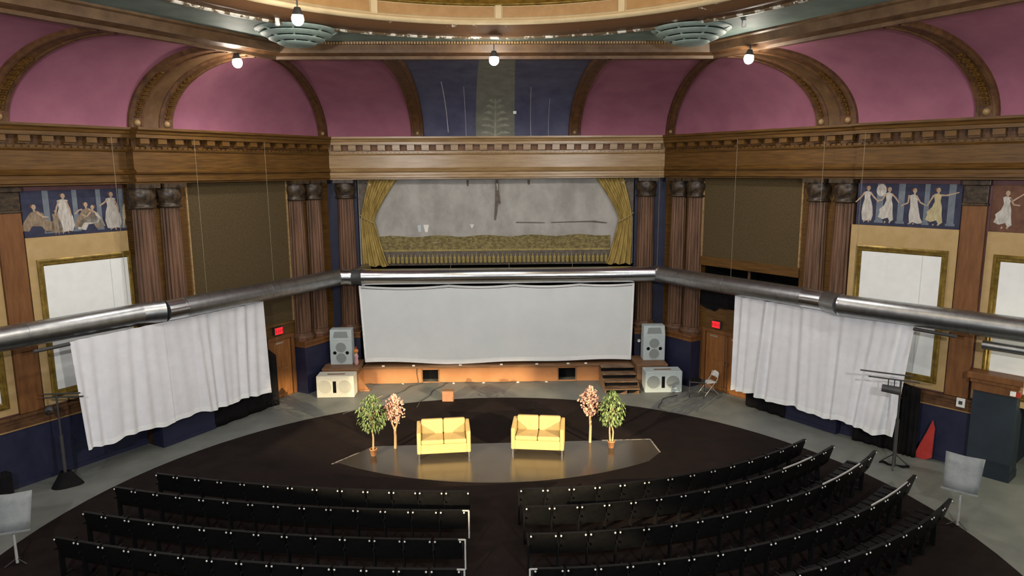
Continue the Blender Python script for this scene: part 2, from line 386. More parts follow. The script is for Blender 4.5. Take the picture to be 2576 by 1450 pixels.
# pedestals under the columns: blue dado with a brown cap
def dado(name, w, u0, u1, off, z1=1.86, cap=.22, m='blue', cm_='pilaster'):
    root = sroot(name, WP(w,0,0,0), wrot(w))
    mb = MB(); mb.box(u0,u1,-off,0,0,z1-cap); obj('dado_panel', mb, M[m], root)
    mb = MB()
    for a,b,e in ((z1-cap,z1-cap*.62,.02),(z1-cap*.62,z1-cap*.25,.0),(z1-cap*.25,z1,.05)): mb.box(u0-e*.5,u1+e*.5,-off-e,0,a,b)
    obj('dado_cap', mb, M[cm_], root, bevel=.012)
    if cm_ != 'pilaster': obj('pale_edge', MB().box(u0,u1,-off-.035,-off,z1-cap-.035,z1-cap), M['woodpale'], root)
    mb = MB(); mb.box(u0-.01,u1+.01,-off-.02,0,0,.12); obj('dado_base', mb, M[m], root)
dado('trim_6','L1',17.3,uLB-.3,.48); dado('trim_7','L1',J1,13.5,.48)
dado('trim_8','B',uBL+.3,PX0,.48); dado('trim_9','B',PX1,uBR-.3,.48)
dado('trim_10','R1',uRB+.3,NR0+.12,.48); dado('trim_11','R1',NR1+.1,J1R,.48)
dado('trim_12','L2',2.0,11.4,.10,1.82,.32,cm_='rib'); dado('trim_13','R2',uR2,-5.35,.10,1.82,.32,cm_='rib')
dado('trim_14','L1',13.5,16.0,.10,1.6,.2); dado('trim_15','R1',-14.3,NR1+.1,.10,1.6,.2)

# ------------------------------------------------------------------ pilasters, framed panels, murals
def pilaster(w, u, label):
    t = wthing('pilaster', label, 'pilaster', w, u, 0, 0, 'brown pilasters between the framed panels')
    mb = MB(); mb.box(-.27,.27,-.13,0,1.83,6.74); obj('shaft', mb, M['pilaster'], t, bevel=.015)
    mb = MB(); mb.box(-.29,.29,-.15,0,6.74,6.80).box(-.27,.27,-.14,0,6.80,7.24).box(-.31,.31,-.19,0,7.24,7.37); obj('capital', mb, M['capital'], t, bevel=.015)
pilaster('L2',8.13,'reddish brown flat pilaster left of the left framed white panel')
pilaster('R2',-5.77,'reddish brown flat pilaster between the two right-hand framed white panels')
pilaster('L2',4.9,'reddish brown flat pilaster at the far left edge'); 
def frame(w, u0, u1, label, z0=1.86, z1=6.12):
    c = (u0+u1)/2; t = wthing('framed_panel', label, 'panel', w, c, 0, 0, 'white panels in gold frames')
    h = (u1-u0)/2; mb = MB(); mb.box(-h,h,-.05,0,z0,z1); obj('mat_board', mb, M['beige'], t)
    gx = h-.19; gz0, gz1 = z0+.18, 5.57; wx = gx-.15; wz0, wz1 = gz0+.17, 5.40
    prof = [(0,.05),(0,.09),(.03,.11),(.06,.11),(.08,.085),(.12,.085),(.15,.06)]
    mb = MB(); ring = []
    for d,o in prof:
        fx = d/.15; x = gx+(wx-gx)*fx; a = gz0+(wz0-gz0)*fx; b = gz1+(wz1-gz1)*fx
        ring.append([(-x,-o,a),(x,-o,a),(x,-o,b),(-x,-o,b)])
    vs = [p for r in ring for p in r]
    fs = [(i*4+k, i*4+(k+1)%4, (i+1)*4+(k+1)%4, (i+1)*4+k) for i in range(len(ring)-1) for k in range(4)]
    mb.add(vs, fs); obj('gold_frame', mb, M['gold'], t)
    mb = MB(); mb.box(-wx,wx,-.06,-.05,wz0,wz1); obj('white_panel', mb, M['white'], t)
    mb = MB(); mb.box(wx*.55,wx*.55+.012,-.063,-.06,wz0,wz1); obj('panel_seam', mb, M['spk'], t)
frame('L2',8.45,11.25,'large white panel in gold and beige frame, left of the left columns')
frame('L2',5.2,7.85,'white panel in gold frame cut by the left edge of the picture')
frame('R2',-8.76,-6.08,'large white panel in gold and beige frame, right of the right columns')
frame('R2',-5.46,-2.8,'white panel in gold frame cut by the right edge of the picture')
WX = 1.0
def gown(mb, x, z, h, m, flip=1, kind=0):
    S = [[(-.09,.80),(.0,.83),(.09,.80),(.07,.66),(.10,.58),(.15,.40),(.17,.18),(.13,.03),(.05,.05),(-.02,.02),(-.10,.05),(-.13,.25),(-.11,.45),(-.07,.62)],
         [(-.08,.80),(.0,.83),(.10,.79),(.08,.64),(.12,.50),(.13,.30),(.16,.10),(.08,.03),(.02,.15),(-.12,.10),(-.24,.16),(-.20,.28),(-.22,.36),(-.10,.48),(-.05,.62)],
         [(-.06,.78),(.03,.81),(.12,.76),(.13,.60),(.17,.42),(.22,.20),(.30,.06),(.16,.04),(.04,.08),(-.03,.02),(-.06,.25),(-.04,.5)],
         [(-.05,.55),(.05,.60),(.16,.52),(.18,.38),(.30,.30),(.34,.08),(.18,.04),(.12,.20),(-.04,.22),(-.10,.10),(-.22,.12),(-.18,.30),(-.12,.42)]][kind]
    mb.poly([(x+flip*a*h*WX, z+b*h) for a,b in S], -.006, 0, m)
def limb(mb, a, b, w, m):
    a, b = Vector((a[0],a[1])), Vector((b[0],b[1])); d = (b-a).normalized(); q = Vector((-d.y,d.x))*w/2
    mb.poly([tuple(a+q),tuple(b+q*.6),tuple(b-q*.6),tuple(a-q)], -.009, 0, m)
def figure(t, x, z, h, m, kind, arms, flip=1, label=None):
    mb = MB(); gown(mb, x, z, h, 0, flip, kind)
    top = .82 if kind < 3 else .60; hx = x+flip*(.02 if kind != 2 else .05)*h; hz = z+(top+.085)*h
    mb.poly([(hx+.05*h*cos(k*PI/6), hz+.065*h*sin(k*PI/6)) for k in range(12)], -.012, 0, 1)
    mb.poly([(hx-.02*h,z+(top-.02)*h),(hx+.02*h,z+(top-.02)*h),(hx+.02*h,hz),(hx-.02*h,hz)], -.009, 0, 1)
    mb.poly([(hx+flip*(-.055)*h+.035*h*cos(k*PI/4), hz+.02*h+.045*h*sin(k*PI/4)) for k in range(8)], -.010, 0, 2)
    sh_ = z+(top-.04)*h
    for (ex,ez),(px,pz),sx in arms:
        s0 = (x+sx*.08*h, sh_); e = (x+ex*h, z+ez*h); q = (x+px*h, z+pz*h)
        limb(mb, s0, e, .05*h, 1); limb(mb, e, q, .042*h, 1)
    if kind != 3:
        limb(mb, (x+flip*.06*h,z+.05*h),(x+flip*.08*h,z-.02*h),.04*h,1); limb(mb,(x-flip*.04*h,z+.05*h),(x-flip*.06*h,z-.01*h),.04*h,1)
    obj('painted_figure', mb, [m, M['mskin'], M['mred']], t, (0,-.025,0))
def mural(w, u0, u1, label, strips, base='mblue'):
    c = (u0+u1)/2; h = (u1-u0)/2
    t = wthing('mural', label, 'mural', w, c, 0, 0, 'painted friezes over the framed panels')
    mb = MB(); mb.box(-h,h,-.025,0,6.13,7.26); obj('background', mb, M[base], t)
    for x0,x1 in strips:
        mb = MB(); mb.box(x0,x1,-.03,-.025,6.2,7.26); mb.box(x0-.03,x1+.03,-.031,-.025,6.2,6.26); obj('painted_pillar', mb, M['mstrip'], t)
    mb = MB(); mb.box(-h,h,-.034,-.025,6.13,6.2); obj('painted_ground', mb, M['mred' if base != 'mblue' else 'mblue'], t)
    return t
D2 = [((-.16,.66),(-.30,.52),-1),((.16,.68),(.30,.54),1)]
t = mural('R2',-8.66,-6.09,'painted frieze of four dancing women in white gowns above the right framed panel',[(-.77,-.6),(-.22,-.06),(.42,.54),(.98,1.14)])
figure(t,-1.02,6.21,1.02,M['mwhite'],0,D2)
figure(t,-.47,6.2,1.0,M['mwhite'],1,[((-.15,.62),(-.28,.60),-1),((.17,.70),(.28,.55),1)])
mb = MB(); mb.poly([(-.66+.13*cos(k*PI/7),7.08+.17*sin(k*PI/7)) for k in range(14)],-.01,0); obj('painted_drum', mb, M['mwhite'], t, (0,-.026,0))
figure(t,.13,6.18,1.0,M['mwhite'],2,[((-.10,.58),(-.27,.50),-1),((.2,.60),(.34,.52),1)])
figure(t,.72,6.18,1.02,M['myellow'],1,[((-.16,.62),(-.22,.50),-1),((.22,.78),(.48,.86),1)])
t = mural('R2',-5.44,-2.8,'painted frieze cut by the right edge of the picture, one dancer in white',[(-.42,-.30),(.4,.52)],'mred')
figure(t,-1.02,6.2,.95,M['mwhite'],1,[((.12,.70),(.40,.92),1),((.16,.62),(.30,.60),1)])
figure(t,-.45,6.2,.8,M['mbrown'],3,[((.16,.5),(.3,.4),1)])
WX = 1.4
t = mural('L2',8.46,11.2,'painted frieze of seated and standing robed figures above the left framed panel',[(-.88,-.74),(-.18,-.06),(.42,.54),(1.02,1.14)])
figure(t,-1.12,6.18,1.0,M['mbrown'],3,[((.2,.44),(.34,.42),1)])
figure(t,-.42,6.18,1.03,M['mwhite'],0,[((-.14,.66),(-.20,.45),-1),((.14,.62),(.18,.4),1)])
figure(t,-.62,6.17,.62,M['mbrown'],0,[((.14,.6),(.2,.5),1)])
figure(t,.12,6.2,.98,M['mbrown'],3,[((.2,.5),(.34,.42),1),((-.16,.55),(-.28,.45),-1)])
figure(t,.32,6.18,.9,M['mwhite'],3,[((-.2,.42),(-.34,.5),-1)],-1)
figure(t,.80,6.18,1.03,M['mwhite'],0,[((-.17,.7),(-.30,.62),-1),((.14,.66),(.18,.42),1)])
mb = MB(); mb.poly([(1.10,6.75),(1.16,6.86),(1.24,6.80),(1.27,6.6),(1.2,6.45),(1.08,6.45)],-.01,0); limb(mb,(1.12,6.46),(1.08,6.2),.05,0); limb(mb,(1.18,6.46),(1.24,6.2),.05,0)
obj('painted_animal', mb, M['myellow'], t, (0,-.026,0))

# ------------------------------------------------------------------ net panels, doors, exit signs
def net(w, u0, u1, z0, z1, label, rail):
    c = (u0+u1)/2; h = (u1-u0)/2; t = wthing('net_panel', label, 'panel', w, c, 0, 0)
    mb = MB(); mb.box(-h+.06,h-.06,-.03,-.005,z0+.06,z1); obj('woven_net', mb, M['net'], t)
    for a_,b_ in ((-h,-h+.05),(h-.05,h)):
        mb = MB(); mb.box(a_,b_,-.06,0,z0,z1); obj('frame_side', mb, M['woodpale'], t)
    mb = MB(); mb.box(-h,h,-.07,0,z0-rail,z0+.06); obj('bottom_rail', mb, M['wood'], t, bevel=.01)
net('L1',13.45,17.3,2.55,7.37,'tall brown woven net panel on the left wall, reaching down behind the curtain',.03)
net('R1',-16.74,-12.88,4.62,7.37,'brown woven net panel on the right wall, ending above a black gap',.26)
mb = MB()                                     # black cloth hanging in the gap, ragged lower edge
ed = [(-16.66,2.93),(-16.45,2.86),(-16.25,2.84),(-16.04,2.80),(-15.85,2.95),(-15.6,2.93),(-15.2,3.05),(-14.5,2.96),(-13.2,2.98)]
mb.poly([(-13.2,4.1),(-16.66,4.1)]+[(x+.0,z-.0) for x,z in ed],-.02,.0)
tag(obj('black_cloth', mb, M['blackcloth'], None, WP('R1',0,.03,0), wrot('R1')), 'black cloth with ragged lower edge hanging in the gap below the right net panel', 'cloth')
tag(obj('gap_pole', MB().tube([(-14.95,.3,2.95),(-14.95,.3,4.6)],.05,8), M['beam'], None, WP('R1',0,0,0), wrot('R1')), 'slim upright pole standing inside the black gap on the right wall', 'pole')
def door(name, w, u0, u1, leaves, lbl):
    root = sroot(name, WP(w,(u0+u1)/2,0,0), wrot(w)); h = (u1-u0)/2
    mb = MB(); mb.box(-h-.13,-h,-.05,.12,0,2.17).box(h,h+.13,-.05,.12,0,2.17).box(-h-.13,h+.13,-.06,.12,2.04,2.17); obj('door_frame', mb, M['pilaster'], root, bevel=.01)
    lw = 2*h/leaves
    for k in range(leaves):
        a = -h+k*lw; mb = MB(); mb.box(a+.01,a+lw-.01,.02,.07,.01,2.03); lf = obj('door_leaf', mb, M['door'], root)
        for z0,z1 in ((.15,.95),(1.08,1.9)):
            mb = MB(); mb.box(a+.13,a+lw-.13,.005,.02,z0,z1); obj('door_panel', mb, M['door'], lf, bevel=.008)
        mb = MB(); mb.box(a+.2,a+.55,-.03,.02,1.90,1.95); obj('door_closer', mb, M['steel'], lf)
    if leaves == 2:
        for x in (-.06,.06):
            mb = MB(); mb.tube([(x,-.06,.02),(x,-.06,2.0)],.014,6); mb.box(x-.03,x+.03,-.08,-.01,.98,1.08); obj('door_bolt', mb, M['stagewood'], root)
    mb = MB(); mb.box(-h-.13,h+.13,-.10,-.0,-.0,.03); obj('threshold', mb, M['steel'], root)
    mb = MB(); mb.box(-h-.1,h+.1,.3,.35,0,2.1); obj('dark_beyond', mb, M['black'], root)
door('door_1','L1',DL0,DL1,1,''); door('door_2','R1',DR0,DR1,2,'')
def glyphs(mb, word, x, z, h, y):
    w = h*.5; th = h*.2; X = x
    def seg(a,b): mb.bar((X+a[0]*w,y,z+a[1]*h),(X+b[0]*w,y,z+b[1]*h),th,0,.006)
    G_ = {'E':[((0,0),(0,1)),((0,1),(1,1)),((0,.5),(.8,.5)),((0,0),(1,0))],'X':[((0,0),(1,1)),((0,1),(1,0))],'I':[((.5,0),(.5,1))],'T':[((.5,0),(.5,1)),((0,1),(1,1))]}
    for ch in word:
        for a,b in G_[ch]: seg(a,b)
        X += w*1.55
def exit_sign(w, u, z, label):
    t = wthing('exit_sign', label, 'sign', w, u, .06, z, 'red exit signs')
    mb = MB(); mb.box(-.19,.19,-.05,.06,-.13,.13); obj('sign_box', mb, M['housing'], t, bevel=.008)
    mb = MB(); mb.box(-.165,.165,-.058,-.05,-.11,.11); f = obj('sign_face', mb, M['sign'], t)
    mb = MB(); glyphs(mb,'EXIT',-.125,-.05,.10,-.061); obj('lettering', mb, M['signdark'], f)
exit_sign('L1',16.53,2.37,'red lit exit sign above the left wooden door')
exit_sign('R1',-15.91,2.36,'red lit exit sign above the right double door')

# ------------------------------------------------------------------ stage, fire curtain, screen
WB = lambda off: 0
t = wthing('stage_platform','low stage with orange front under the white screen','stage','B',0,0,0)
F = .86
holes = [(-2.58,-2.01),(2.40,3.02)]
xs = [-4.74]+[v for h_ in holes for v in h_]+[4.2]
for k in range(0,len(xs),2):
    mb = MB(); mb.box(xs[k],xs[k+1],-F,-F+.03,0,.56); obj('front_panel', mb, M['orange'], t)
for a,b in holes:
    mb = MB(); mb.box(a,b,-F,-F+.03,.49,.56).box(a,b,-F,-F+.03,0,.04); obj('hatch_surround', mb, M['orange'], t)
    mb = MB(); mb.box(a-.05,a,-F-.015,-F+.03,0,.53).box(b,b+.05,-F-.015,-F+.03,0,.53); obj('hatch_jamb', mb, M['stagewood'], t)
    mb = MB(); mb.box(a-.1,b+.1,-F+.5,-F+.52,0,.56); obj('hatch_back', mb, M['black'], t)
mb = MB(); mb.box(-4.73,5.1,-F-.05,3.9,.56,.64); obj('stage_deck', mb, M['stagewood'], t, bevel=.012)
mb = MB(); mb.box(5.05,5.1,-F,.0,0,.56); obj('side_panel', mb, M['stagewood'], t)
for u in (-4.0,-2.9,-1.2,.3,1.6,2.75,3.4):
    mb = MB(); mb.box(u-.05,u+.05,-F-.03,-F+.03,.64,.68).box(u-.035,u+.035,-F-.045,-F-.03,.645,.69); obj('footlight', mb, M['plastic'], t)
mb = MB(); mb.tube([(-2.78,-F-.02,.64),(-2.79,-F-.02,.35),(-2.74,-F-.02,.02)],.012,6); obj('cable_drop', mb, M['housing'], t)
for u0,u1,lab,rt in ((-6.0,-4.76,'wooden side platform carrying the left tall loudspeaker',1),(5.12,6.2,'wooden side platform carrying the right tall loudspeaker',0)):
    w_ = wthing('side_platform', lab, 'platform', 'B', (u0+u1)/2, 0, 0)
    h = (u1-u0)/2
    mb = MB(); mb.box(-h,h,-1.72,-.49,0,.76); obj('platform_body', mb, M['stagewood'], w_)
    mb = MB(); mb.box(-h-.02,h+.02,-1.76,-.49,.76,.83); obj('platform_top', mb, M['stagewood'], w_, bevel=.01)
    if rt:
        mb = MB(); mb.box(h,h+.03,-1.7,-F-.06,0,.62); mb.box(h+.03,h+.38,-1.75,-1.55,0,.05); mb.poly([(h+.03,.05),(h+.33,.05),(h+.03,.5)],-1.68,-1.64); obj('orange_side_panel', mb, M['orange'], w_)
# stairs
t = wthing('stage_steps','dark wooden steps leading up to the stage, left of the right loudspeakers','steps','B',4.5,0,0)
for k in range(4):
    y0 = -2.44+k*.37; z1 = .16*(k+1)
    mb = MB(); mb.box(-.6,.6,y0,y0+.40,z1-.045,z1); obj('tread', mb, M['stairwood'], t, bevel=.008)
    mb = MB(); mb.box(-.57,.57,y0+.03,y0+.05,z1-.16,z1-.045); obj('riser', mb, M['black'], t)
for x in (-.61,.585):
    mb = MB(); mb.add([(x,-2.42,0),(x+.025,-2.42,0),(x+.025,-2.42,.12),(x,-2.42,.12),(x,-.94,0),(x+.025,-.94,0),(x+.025,-.94,.55),(x,-.94,.55)],[(0,1,2,3),(4,7,6,5),(0,3,7,4),(1,5,6,2),(3,2,6,7)])
    obj('stringer', mb, M['stairwood'], t)
for x in (-.45,-.0,.42):
    mb = MB(); mb.poly([(x-.13,.0),(x+.13,.0),(x+.13,.11)],-2.51,-2.45); obj('foot_bracket', mb, M['stairwood'], t)
# painted fire curtain inside the opening
t = wthing('fire_curtain','painted grey stage curtain with gold drapes and tassels inside the stage opening','curtain','B',0,-.12,0)
mb = MB(); mb.grid(60,14,lambda a,b:(PX0+.02+(PX1-PX0-.04)*a, .012*sin(a*40)+.01*sin(a*13+b*2), 4.22+3.16*b)); obj('grey_cloth', mb, M['fire'], t)
mb = MB(); mb.grid(50,4,lambda a,b:(-4.1+8.5*a, -.03-.012*sin(b*9), 4.80+.50*b+.03*sin(a*31)*b)); obj('brocade_band', mb, M['band'], t)
mb = MB(); mb.grid(50,1,lambda a,b:(-4.0+8.4*a, -.045, 4.74+.07*b)); obj('cord_band', mb, M['tassel'], t)
mb = MB(); mb.grid(50,1,lambda a,b:(-4.0+8.4*a, -.03, 4.22+.52*b)); obj('fringe_backing', mb, M['stain'], t)
ts = MB(); ts.lathe([(.002,.34),(.014,.34),(.022,.25),(.055,.23),(.064,.19),(.066,.05),(.06,.0),(.002,.0)],8); tsm = mesh('tassel', ts, M['tassel'])
NT = 51
for i in range(NT): obj('tassel', tsm, None, t, (-3.78+8.02*i/(NT-1), -.07, 4.30))
def drape(sg):
    c = -4.80 if sg < 0 else 5.22
    def fn(a,b):
        z = 4.22+3.14*b
        kt = .53                                   # tie height fraction
        if b < kt:
            s = b/kt; wdt = 1.0+(.50-1.0)*s**.8; x0 = .02+.02*s
        else:
            s = (b-kt)/(1-kt); x0 = .04+.36*s**1.3; wdt = .50+.50*s**1.25
        x = x0+wdt*a
        f = .07*(.6+.4*abs(b-kt)*2)*sin(a*PI*9+(b-kt)*2.2)
        y = -.12-f-.05*sin(PI*a)
        return (c-sg*x, y, z-(.03*sin(a*17) if b == 0 else 0))
    mb = MB(); mb.grid(56,34,fn)
    if sg > 0: mb.f = [f[::-1] for f in mb.f]
    o = obj('gold_drape', mb, M['drape'], t)
    mb = MB(); mb.tube([(c,-.1,4.22+3.14*.60),(c-sg*.25,-.22,4.22+3.14*.55),(c-sg*.54,-.16,4.22+3.14*.50)],.025,6); obj('tie_cord', mb, M['tassel'], o)
    mb = MB(); mb.poly([(c-sg*.30,7.33),(c-sg*.48,7.2),(c-sg*.30,7.05),(c-sg*.40,7.18)],-.17,-.15); obj('drape_knot', mb, M['mskin'], o)
    mb = MB(); mb.poly([(c,5.95),(c,7.36),(c-sg*.5,7.36),(c-sg*.38,6.9),(c-sg*.12,6.2)],-.04,-.03); obj('dark_drape_back', mb, M['stain'], o)
drape(-1); drape(1)
for nm,pts,m in (('torn_patch',[(-2.50,5.72),(-2.30,5.72),(-2.35,5.45),(-2.44,5.45)],'plastic'),('torn_patch',[(-.80,5.72),(-.64,5.72),(-.72,5.57)],'plastic'),('torn_patch',[(-2.72,5.68),(-2.60,5.72),(-2.58,5.46),(-2.68,5.46)],'spk'),
                 ('stain_patch',[(.16,7.33),(.26,7.33),(.29,6.9),(.34,6.5),(.27,6.45),(.25,6.6),(.21,6.15),(.14,5.85),(.10,5.9),(.14,6.6)],'stain'),('pale_scratch',[(.20,7.2),(.24,7.2),(.25,6.95),(.21,6.95)],'plastic'),('pale_scratch',[(.13,6.5),(.18,6.5),(.19,6.2),(.15,6.2)],'plastic'),
                 ('stain_patch',[(-.9,7.33),(-.8,7.33),(-.82,7.1),(-.88,7.12)],'stain'),('stain_patch',[(1.32,7.33),(1.42,7.33),(1.40,7.15),(1.34,7.15)],'stain'),
                 ('crease_line',[(.9,5.80),(1.9,5.78),(2.0,5.755),(.9,5.765)],'stain'),('crease_line',[(2.2,5.78),(3.8,5.82),(4.3,5.74),(4.2,5.72),(3.6,5.78),(2.2,5.75)],'stain')):
    mb = MB(); mb.poly(pts,-.034,-.03); obj(nm, mb, M[m], t)
# white projection screen
t = wthing('projection_screen','wide white cloth screen hanging under the duct across the stage front','screen','B',0,.74,0)
SX0, SX1 = -4.80, 5.16
hang = [0,.325,.56,.80,1.0]
def sag(a):
    for p,q in zip(hang,hang[1:]):
        if a <= q: s = (a-p)/(q-p); return .075*4*s*(1-s)*((q-p)/.3)
    return 0
def scr(a,b):
    zt = 3.62-sag(a); zb = .74+.045*sin(a*7+2.2)+.03*sin(a*15)-.03*a
    bw = .02*sin(a*9)*(1-b)+.03*sin(a*4+b*2)
    if .31 < a < .36: bw += .03*(1-b)*sin((a-.31)/.05*PI)
    return (SX0+.12*(1-b)*(1-a)-.07*(1-b)*a+(SX1-SX0)*a, bw, zb+(zt-zb)*b)
hx, hz = .008, .035
mb = MB(); mb.grid(80,20,lambda a,b: scr(hx+(1-2*hx)*a, hz+(1-2*hz)*b)); obj('screen_cloth', mb, M['screen'], t)
mb = MB(); e = -.004
def sc2(a,b): p = scr(a,b); return (p[0],p[1]+e,p[2])
mb.grid(80,1,lambda a,b: sc2(a,b*hz*1.6)); obj('bottom_hem', mb, M['hem'], t)
mb = MB(); mb.grid(80,1,lambda a,b: sc2(a,1-hz*.8+b*hz*.8)); obj('top_hem', mb, M['hem'], t)
mb = MB(); mb.grid(1,20,lambda a,b: sc2(a*hx,b)); obj('side_hem', mb, M['hem'], t)
mb = MB(); mb.grid(1,20,lambda a,b: sc2(1-hx+a*hx,b)); obj('side_hem', mb, M['hem'], t)

# ------------------------------------------------------------------ side curtains
def curtain(w, u0, u1, zt, zb0, zb1, label, seed, fold, sh0, sh1, off=.70):
    t = wthing('curtain', label, 'curtain', w, (u0+u1)/2, off, 0, 'white side curtains under the duct')
    rnd = random.Random(seed); L_ = u1-u0
    ph = [(rnd.uniform(14,60), rnd.uniform(0,6.28), rnd.uniform(.4,1)) for _ in range(7)]
    def fn(a,b):
        x = a*L_+sh0*(1-b)*(1-a)+sh1*(1-b)*a
        zb = zb0+(zb1-zb0)*a+.035*sin(a*21+seed)+.02*sin(a*47)
        amp = fold(a)*(.45+.55*(1-b)**.7)
        y = sum(k*sin(f*(a+.03*(1-b)*sin(a*9))*L_*.35+p) for f,p,k in ph)*.032*amp
        y += -.05*(1-b)*amp
        return (-L_/2+x, max(-.30,min(.16,y)), zb+(zt+.0-zb)*b)
    hb = .05
    mb = MB(); mb.grid(260,24,lambda a,b: fn(a,hb+(1-hb)*b)); obj('curtain_cloth', mb, M['cloth'], t)
    mb = MB(); mb.grid(260,2,lambda a,b: (lambda p:(p[0],p[1]-.006,p[2]))(fn(a,hb*1.02*b))); obj('curtain_hem', mb, M['hem'], t)
    return t
curtain('L1',9.42,15.42,3.62,.80,.66,'white pleated curtain hanging under the duct on the left wall',3,lambda a: (.9 if a<.42 else (.35 if a<.57 else 1.1)),.12,.02)
curtain('R1',-14.68,-9.02,3.62,.50,.50,'white pleated curtain hanging under the duct on the right wall',5,lambda a: .9+.3*sin(a*8),.05,-.30)
for w,u0,u1,lab in (('L1',8.6,9.42,'dark rod sticking out past the left curtain under the duct'),('R1',-9.02,-8.0,'dark rod sticking out past the right curtain under the duct')):
    tag(obj('curtain_rod', MB().tube([(u0,-.72,3.565),(u1,-.72,3.565)],.045,8), M['housing'], None, WP(w,0,0,0), wrot(w)), lab, 'rod')
def drapery(w,u0,u1,off,ztop,label,seed):
    rnd = random.Random(seed)
    def fn(a,b):
        zt = ztop(a); return (u0+(u1-u0)*a, -off+.025*sin(a*23+seed)*(1.2-b)+.008*sin(a*61), .0+zt*b)
    mb = MB(); mb.grid(60,8,fn)
    tag(obj('black_drape', mb, M['blackcloth'], None, WP(w,0,0,0), wrot(w), solid=.01), label, 'drape')
drapery('L1',13.4,16.02,.45,lambda a: 2.05-.0*a-(.35*(a-.85)/.15 if a>.85 else 0),'black masking drape on the floor behind the right end of the left curtain',1)
drapery('R1',-14.25,-12.75,.5,lambda a: .95,'black masking drape behind the far end of the right curtain',2)
drapery('R2',-8.2,-6.95,.32,lambda a: 1.0,'black masking drape behind the near end of the right curtain',3)
drapery('R2',-6.93,-6.5,.40,lambda a: 2.0-.1*a,'tall black drape hanging right beside the right curtain',4)

# ------------------------------------------------------------------ air duct
ZD = 3.93; RD = .29; OD = .73
t = thing('air_duct','shiny round metal air duct running along the three walls','duct',(0,0,0))
cBL = corner('B',OD,'L1',OD); cBR = corner('B',OD,'R1',OD)
def P3(v): return Vector((v.x,v.y,ZD))
def sec(a,b,name='duct_section',r=RD,m='duct'):
    obj(name, MB().tube([a,b],r,28), M[m], t)
    d = (b-a).normalized(); L_ = (b-a).length; k = max(1,int(L_/2.6))
    for i in range(1,k):
        q = a+d*(L_*i/k); obj('duct_seam', MB().tube([q-d*.02,q+d*.02],r+.008,28), M[m], t)
def collar(p,d,l=.16,r=RD+.018,m='ductring'): obj('collar', MB().tube([p-d*l/2,p+d*l/2],r,28), M[m], t)
A1 = P3(WP('L2',2.2,OD+.12)); A2 = P3(WP('L2',10.7,OD+.12)); A3 = P3(WP('L1',12.0,OD)); A4 = P3(WP('L1',12.55,OD))
dB = (cBR-cBL).normalized(); dL = (P3(cBL)-A4).normalized()
A5 = P3(cBL)-dL*.15; B0 = P3(cBL)+dB*.15; B1 = P3(WP('B',-5.05,OD)); B2 = P3(WP('B',-4.60,OD)); B3 = P3(cBR)-dB*.12
sec(A1,A2); obj('duct_elbow', MB().tube([A2,A2+(A3-A2)*.33,A2+(A3-A2)*.67,A3],RD+.002,28), M['duct'], t)
sec(A3,A4,m='ductring'); collar(A4,dL,.05,RD+.008); sec(A4,A5)
obj('duct_elbow', MB().tube([A5,P3(cBL),B0],RD+.008,28), M['duct'], t); sec(B0,B1,m='ductring')
collar(B0,dB,.1)
obj('duct_joint', MB().tube([B1,B1+dB*.12,B2-dB*.12,B2],[RD,RD*.92,RD*.92,RD],28), M['housing'], t); collar(B1,dB,.08); collar(B2,dB,.1)
nB = Vector((sin(WALL['B'][0]),cos(WALL['B'][0]),0)); bp = (B1+B2)/2
obj('duct_branch', MB().tube([bp+Vector((0,0,.1)),bp+nB*.5+dB*.12+Vector((0,0,.18)),bp+nB*.72+dB*.22+Vector((0,0,.2))],.2,20), M['duct'], t)
sec(B2,B3,m='ductring')
dR = (P3(WP('R1',-12,OD))-P3(cBR)).normalized(); R0 = P3(cBR)+dR*.12
obj('duct_elbow', MB().tube([B3,P3(cBR),R0],RD+.008,28), M['duct'], t); collar(R0,dR,.06)
R1_ = P3(WP('R1',-12.15,OD)); R2_ = P3(WP('R1',-11.5,OD)); R3 = P3(WP('R2',-8.5,OD)); R4 = P3(WP('R2',-2.2,OD))
sec(R0,R1_); collar(R1_,dR,.06,RD+.008); sec(R1_,R2_,m='ductring')
dR2 = (R4-R3).normalized(); R3 = P3(WP('R2',upos('R2',R2_)+.55,OD))
obj('duct_elbow', MB().tube([R2_,R2_+(R3-R2_)*.5,R3],RD+.002,28), M['duct'], t); collar(R3,dR2,.05,RD+.006); sec(R3,R4)
obj('lower_pipe', MB().tube([WP('R2',-5.15,.66,3.42),WP('R2',-2.2,.66,3.42)],.11,16), M['duct'], t)
for w,u in (('L2',7.0),('L2',10.45),('L1',13.4),('L1',15.9),('R1',-18.2),('R1',-14.9),('R1',-11.9),('R2',-8.3)):
    obj('hanger_wire', MB().tube([WP(w,u,.67,8.6),WP(w,u,.70,ZD+RD-.01)],.0055,5), M['wire'], t)
for u in (-1.50,.62,2.93):
    obj('hanger_wire', MB().tube([WP('B',u,-.0,4.6),WP('B',u,.5,ZD+RD-.03)],.008,5), M['wire'], t)

# ------------------------------------------------------------------ ceiling: cove, ribs, beam, ring, dome
Z0, Z1 = 8.86, 10.85
ce = sroot('ceiling')
def V2(x,y): return Vector((x,y,0))
